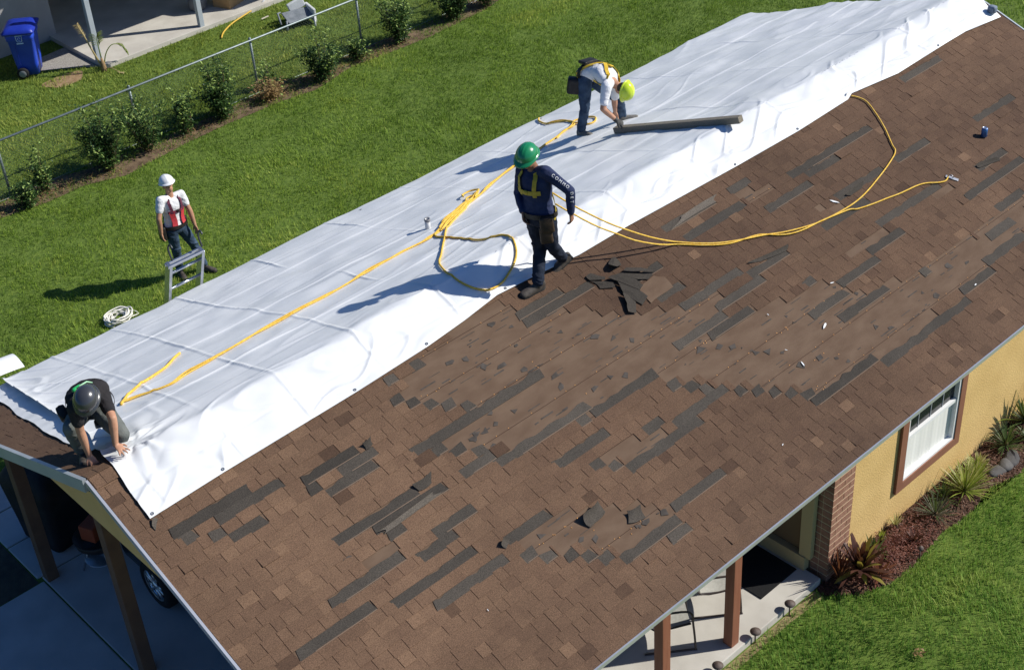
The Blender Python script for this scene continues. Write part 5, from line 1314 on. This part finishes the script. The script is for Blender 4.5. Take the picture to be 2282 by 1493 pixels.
rosette('yucca', 'bright yellow green yucca below the front window', 'plant', 9.23, -3.90, 120, .46, .0085, M_yuc, (.05, 1.4), .30, 4, (M_yuc2, .3))
rosette('yucca', 'second yucca head leaning right of the bright one', 'plant', 9.52, -3.86, 80, .36, .008, M_yuc, (.05, 1.2), .30, 4, (M_yuc2, .4))
rosette('dracaena', 'grey green spiky plant left of the bright yucca', 'plant', 8.62, -3.88, 70, .34, .0065, M_drc, (.1, 1.45), .2, 4, (M_agr, .3))
rosette('palm_shrub', 'dark green palm shrub against the wall at the right edge', 'plant', 10.95, -3.72, 80, .70, .013, M_agr, (.05, 1.3), .4, 4, (M_yuc, .15))
rosette('palm_shrub', 'spiky dark shrub low at the right edge before the wall', 'plant', 10.35, -3.80, 60, .36, .009, M_agr, (.1, 1.4), .35, 4)
rosette('grass_clump', 'small yellow grass clump at the wall foot left of the window', 'plant', 7.80, -3.66, 22, .18, .008, M_yuc, (.05, .8), .2, 3)
rosette('grass_clump', 'small yellow grass clump directly below the window corner', 'plant', 8.12, -3.65, 22, .22, .008, M_yuc2, (.05, .8), .2, 3)
for i, (x, y, m_, lb) in enumerate(((7.52, -3.74, M_agr, 'dark green tuft at the wall behind the red ground cover'), (8.02, -3.98, M_ti, 'small dark red tuft at the mulch edge before the grey spiky plant'), (8.92, -3.78, M_agr, 'green tuft between the grey spiky plant and the yucca'), (9.78, -3.74, M_yuc2, 'straw coloured tuft at the wall behind the garden stones'), (10.68, -3.92, M_agr, 'low green tuft right of the garden stones'))):
    rosette('leafy_tuft', lb, 'plant', x, y, 40, random.uniform(.20, .30), .010, m_, (.05, 1.4), .4, 4)
# red ground cover
rc = MB()
for _ in range(2600):
    x = random.gauss(7.75, .36); y = random.gauss(-3.90, .12)
    if not inside(BED, x, y): continue
    leaf(rc, Vector((x, y, random.uniform(.01, .10))), rdir(), random.uniform(.03, .07), random.uniform(.004, .009))
rc.build('red_groundcover', leafmat('red_cover', (.13, .04, .03), (.24, .10, .07)), None, label='low red ground cover in the mulch bed', kind='stuff')
mc = MB()
for _ in range(4200):
    x = random.uniform(6.65, 11.8); y = random.uniform(-4.2, -3.57)
    if not inside(BED, x, y): continue
    leaf(mc, Vector((x, y, random.uniform(.008, .035))), Vector((random.gauss(0, 1), random.gauss(0, 1), random.uniform(-.1, .35))), random.uniform(.025, .06), random.uniform(.004, .010))
mc.build('mulch_chips', leafmat('mulch_chip', (.07, .032, .022), (.22, .11, .07), .05), None, label='brown bark mulch along the front wall', kind='stuff')
M_stone = mat('grey_stone', (.07, .066, .066), .85, (.13, .125, .12), 6, 5, .4, 30)
for i, (x, y, a, b, c, lb) in enumerate(((9.86, -3.98, .15, .09, .045, 'flat grey garden stone nearest the yucca'), (10.02, -4.00, .13, .09, .055, 'middle grey garden stone in the row of three'), (10.18, -3.98, .16, .10, .06, 'largest grey garden stone farthest from the yucca'))):
    mb = MB(); mb.ellip((x, y, c * .4), Vector((a, .03 * i, 0)), Vector((-.02, b, 0)), Vector((0, 0, c)), 14, 9)
    mb.v = [(v[0] + .012 * float(vnoise(v[0] * 14, v[1] * 14 + v[2] * 9, 81)), v[1] + .012 * float(vnoise(v[1] * 14, v[2] * 14, 83)), max(-.02, v[2] + .01 * float(vnoise(v[0] * 17, v[1] * 17, 85)))) for v in mb.v]
    mb.build('garden_stone', M_stone, None, True, label=lb, cat='stone')

# ------------------------------------------------------------------ under the carport
M_paint = mat('car_black', (.012, .013, .016), .25, coat=.6, spec=.5)
car = thing('parked_car', 'dark car parked under the carport showing one alloy wheel', 'car', (2.02, -.15, .02))
prof_ = [(-2.30, .35), (-2.34, .60), (-2.25, .82), (-1.35, .93), (-.65, 1.40), (.85, 1.44), (1.75, .98), (2.30, .90), (2.34, .55), (2.28, .30), (2.42 - .2, .22), (-2.2, .22)]
def carside(hw, k): return [Vector((hw * (1 if z < .95 else .80 if z > 1.2 else .94), y, z)) for y, z in prof_]
n_ = len(prof_); A_ = [Vector((-q.x, q.y, q.z)) for q in carside(.88, 1)]; B2_ = carside(.88, 1)
cb = MB(); vs = A_ + B2_
cb.add(vs, [tuple(range(n_)), tuple(range(2 * n_ - 1, n_ - 1, -1))] + [(i, n_ + i, n_ + (i + 1) % n_, (i + 1) % n_) for i in range(n_)])
co = fixn(cb.build('body', M_paint, car))
bv = co.modifiers.new('b', 'BEVEL'); bv.width = .06; bv.segments = 3
for s in (-1, 1):
    MB().add([Vector((s * .845, -1.1, .99)), Vector((s * .845, 1.35, 1.0)), Vector((s * .735, .80, 1.34)), Vector((s * .735, -.6, 1.32))], [(0, 1, 2, 3)]).build('side_window', M_glass, car)
    for y in (-1.45, 2.05 - .6 + .60):
        wy = y if y < 0 else 2.05
    for y in (-1.42, 1.40):
        w_ = MB().lathe([(.17, -.10), (.29, -.10), (.325, -.07), (.33, 0), (.325, .07), (.29, .10), (.215, .10), (.205, .04), (.0, .04)], 28).build('wheel', M_tyre, car, True)
        w_.location = (s * .86, y, .33); w_.rotation_euler = (0, R(90) * s, 0)
        rim = MB(); rim.lathe([(.20, .085), (.215, .095), (.222, .085), (.20, .06)], 28, caps=False)
        for q in range(10):
            a = q * math.pi / 5 + (.09 if q % 2 else -.09); rim.tube([(.04 * math.cos(a), .04 * math.sin(a), .075), (.205 * math.cos(a + .05), .205 * math.sin(a + .05), .075)], .016, 6)
        rim.lathe([(.06, .06), (.055, .09), (.0, .095)], 14)
        rim.build('rim', M_alu, w_, True)
car.location = (2.05, .50, .02)
# covered barbecue and kettle grill
MB().rings([rr_ring(.28, .36, .02, .08), rr_ring(.30, .40, .35, .09), rr_ring(.33, .47, .80, .10), rr_ring(.34, .48, .95, .10), rr_ring(.24, .36, 1.12, .10), rr_ring(.10, .2, 1.17, .06)]).build('covered_barbecue', mat('black_cover', (.012, .012, .014), .7, (.022, .022, .025), 5, 4, .5, 12), None, True, label='barbecue under a black cover behind the carport post', cat='barbecue')
ob = bpy.data.objects['covered_barbecue']; ob.location = (.90, 3.98, .018); ob.rotation_euler = (0, 0, .2)
t = thing('kettle_grill', 'dark round kettle grill on legs under the carport', 'grill', (.98, 2.95, .02))
MB().lathe([(.05, .34), (.18, .38), (.26, .47), (.28, .56), (.27, .56), (.2, .46)], 22).build('bowl', mat('grill_dark', (.03, .025, .022), .5), t, True)
for k in range(3):
    a = k * 2.094 + .4; MB().tube([(.12 * math.cos(a), .12 * math.sin(a), .38), (.27 * math.cos(a), .27 * math.sin(a), 0)], .013, 7).build('leg', M_steel, t, True)
MB().lathe([(.20, .20), (.21, .21), (.205, .215)], 20).build('ash_tray', M_steel, t, True)
fixn(MB().bbox((-.14, -.11, .59 - .03), (.14, .11, .59 + .19), .02, M=Matrix.Rotation(.4, 4, 'Z')).build('orange_bucket', mat('bucket_red', (.34, .07, .03), .6), None, label='orange red square bucket resting on the kettle grill', cat='bucket'))
bpy.data.objects['orange_bucket'].location = (.98, 2.95, .02)

# ------------------------------------------------------------------ grass
CAMM = np.array(cam_o.rotation_euler.to_matrix())
def inframe(x, y, z=0, m=.06):
    q = (np.stack([x, y, np.full_like(x, z)], -1) - np.array(CAM_P)) @ CAMM
    u = .5 + q[:, 0] / -q[:, 2] * 3258.6 / 2282; v = .5 - q[:, 1] / -q[:, 2] * 3258.6 / 1493
    return (u > -m) & (u < 1 + m) & (v > -m) & (v < 1 + m) & (q[:, 2] < 0)
def in_poly(poly, x, y):
    c = np.zeros(len(x), bool); j = len(poly) - 1
    for i in range(len(poly)):
        xi, yi = poly[i]; xj, yj = poly[j]
        c ^= ((yi > y) != (yj > y)) & (x < (xj - xi) * (y - yi) / (yj - yi + 1e-12) + xi); j = i
    return c
def grass_mat(name, cols, rough=.6):
    m = bpy.data.materials.new(name); m.use_nodes = True; n = m.node_tree.nodes; l = m.node_tree.links; p = n['Principled BSDF']
    p.inputs['Roughness'].default_value = rough; p.inputs['Specular IOR Level'].default_value = .2
    at = n.new('ShaderNodeAttribute'); at.attribute_name = 'tone'
    sp = n.new('ShaderNodeSeparateColor'); l.new(at.outputs['Color'], sp.inputs[0])
    r = n.new('ShaderNodeValToRGB'); e = r.color_ramp.elements
    e[0].position = 0; e[0].color = (*cols[0], 1); e[1].position = 1; e[1].color = (*cols[-1], 1)
    for i, c in enumerate(cols[1:-1]): q = e.new((i + 1) / (len(cols) - 1)); q.color = (*c, 1)
    l.new(sp.outputs[0], r.inputs[0]); l.new(r.outputs[0], p.inputs['Base Color'])
    tl = n.new('ShaderNodeBsdfTranslucent'); l.new(r.outputs[0], tl.inputs[0]); mx = n.new('ShaderNodeMixShader'); mx.inputs[0].default_value = .35
    out = [q for q in n if q.type == 'OUTPUT_MATERIAL'][0]; l.new(p.outputs[0], mx.inputs[1]); l.new(tl.outputs[0], mx.inputs[2]); l.new(mx.outputs[0], out.inputs[0])
    return m
def lawn(name, label, box, dens, hgt, wid, cols, skip=(), seed=1, thin=None, lean=(0, 0)):
    rs = np.random.RandomState(seed); x0, x1, y0, y1 = box
    N = int((x1 - x0) * (y1 - y0) * dens); x = rs.uniform(x0, x1, N); y = rs.uniform(y0, y1, N)
    k = inframe(x, y) | (inframe(x, y, 0, .32) & (rs.rand(N) < .5))      # thinner just outside the picture
    for p in skip: k &= ~in_poly(p, x, y)
    if thin is not None: k &= thin(x, y, rs)
    cl = fbm(x * 2.3, y * 2.3, 91, 3); k &= rs.rand(N) < .72 + .35 * cl
    x = x[k]; y = y[k]; N = len(x); cl = fbm(x * 1.1, y * 1.1, 95, 4); cs_ = fbm(x * 5, y * 5, 97, 2)
    h = hgt * (rs.uniform(.55, 1.25, N) + .35 * cs_ + .2 * cl); h = np.clip(h, .015, .2)
    a = rs.uniform(0, 6.283, N) ; bl_ = rs.uniform(.15, .9, N) * h
    swirl = 2.2 * vnoise(x * .8, y * .8, 99)
    dx = np.cos(a) * bl_ * .8 + np.cos(swirl) * bl_ * .5 + lean[0] * h; dy = np.sin(a) * bl_ * .8 + np.sin(swirl) * bl_ * .5 + lean[1] * h
    pa = a + rs.uniform(.8, 2.3, N); wx = np.cos(pa) * wid * rs.uniform(.7, 1.3, N); wy = np.sin(pa) * wid * rs.uniform(.7, 1.3, N)
    zz = np.zeros(N)
    v = np.stack([np.stack([x - wx, y - wy, zz], -1), np.stack([x + wx, y + wy, zz], -1), np.stack([x + dx * .45 + wx * .8, y + dy * .45 + wy * .8, h * .62], -1), np.stack([x + dx * .45 - wx * .8, y + dy * .45 - wy * .8, h * .62], -1), np.stack([x + dx, y + dy, h * .95], -1)], 1).reshape(-1, 3)
    b = np.arange(N)[:, None] * 5
    f = np.concatenate([b + np.array([[0, 1, 2]]), b + np.array([[0, 2, 3]]), b + np.array([[3, 2, 4]])], 1).reshape(-1, 3)
    o = np_mesh(name, v, f, grass_mat(name, cols), None, False, label=label, kind='stuff')
    tone = np.clip(.45 + .20 * cl + .12 * cs_ + .22 * fbm(x * .35, y * .35, 131, 3) + rs.normal(0, .16, N), 0, 1)
    at = o.data.color_attributes.new('tone', 'FLOAT_COLOR', 'POINT')
    cc = np.ones((N, 5, 4), np.float32); cc[:, :, 0] = tone[:, None]; at.data.foreach_set('color', cc.ravel())
    return N
HOUSEP = [(.3, -3.55), (14.4, -3.55), (14.4, 3.6), (2.1, 3.6), (2.1, 5.55), (.28, 5.55)]
soil_thin = lambda x, y, rs: ((~in_poly(SOIL, x, y)) & (~in_poly(DIRT, x, y))) | (rs.rand(len(x)) < np.clip(.42 + .60 * fbm(x * 1.4, y * 2.2, 121, 3), .03, 1))
GC = [(.105, .180, .023), (.188, .300, .038), (.285, .40, .057), (.50, .54, .12)]
NB = [(8.6, 15.9), (25, 15.9), (25, 30), (8.6, 30)]
n1 = lawn('lawn_grass', 'green back lawn between the house and the fence', (-1, 26, 4.0, 12.45), 1950, .056, .0043, GC, (HOUSEP, [(-3, 3.3), (.29, 3.3), (.29, 4.8), (-3, 5)]), 1, soil_thin)
GN = [(.11, .165, .022), (.19, .265, .038), (.28, .35, .058), (.46, .50, .13)]
n2 = lawn('neighbour_grass', 'green grass of the neighbouring yard beyond the fence', (3, 22, 12.45, 19), 1400, .055, .0055, GN, (NB, GRAVEL, [(0, 18.1), (8.8, 18.1), (8.8, 25), (0, 25)]), 2, soil_thin)
GF = [(.072, .155, .024), (.132, .265, .042), (.21, .365, .06), (.45, .51, .13)]
PS = [(2.6, -3.6), (6.78, -3.6), (6.78, -1.3), (2.6, -1.3)]
edge_thin = lambda x, y, rs: rs.rand(len(x)) < np.clip((-y - 3.57) / .12, .0, 1) * .8 + .2
n3 = lawn('front_grass', 'thick green front lawn beside the porch and mulch bed', (2.5, 14, -8.5, -3.57), 3300, .056, .0039, GF, (BED, PS), 3, edge_thin)
n4 = lawn('side_grass', 'grass beyond the far end of the house', (14.7, 40, -6, 5), 700, .08, .007, GC, (), 4)
sheet('grass_thatch', [(2.5, -3.58), (6.6, -3.58), (6.6, -3.72), (6.0, -3.68), (4.5, -3.70), (2.5, -3.8)], .005, mat('thatch', (.22, .17, .08), .95, (.30, .24, .12), 14, 4, .5, 60), kind='structure')
lf_ = MB()
for _ in range(16): leaf(lf_, Vector((6.58 + random.gauss(0, .03), -5.0 + random.gauss(0, .03), random.uniform(.045, .075))), rdir(), random.uniform(.03, .06), random.uniform(.01, .018))
lf_.build('dry_leaf_clump', M_dry, None, False, label='brown dry leaf lying on the front lawn', cat='leaf')
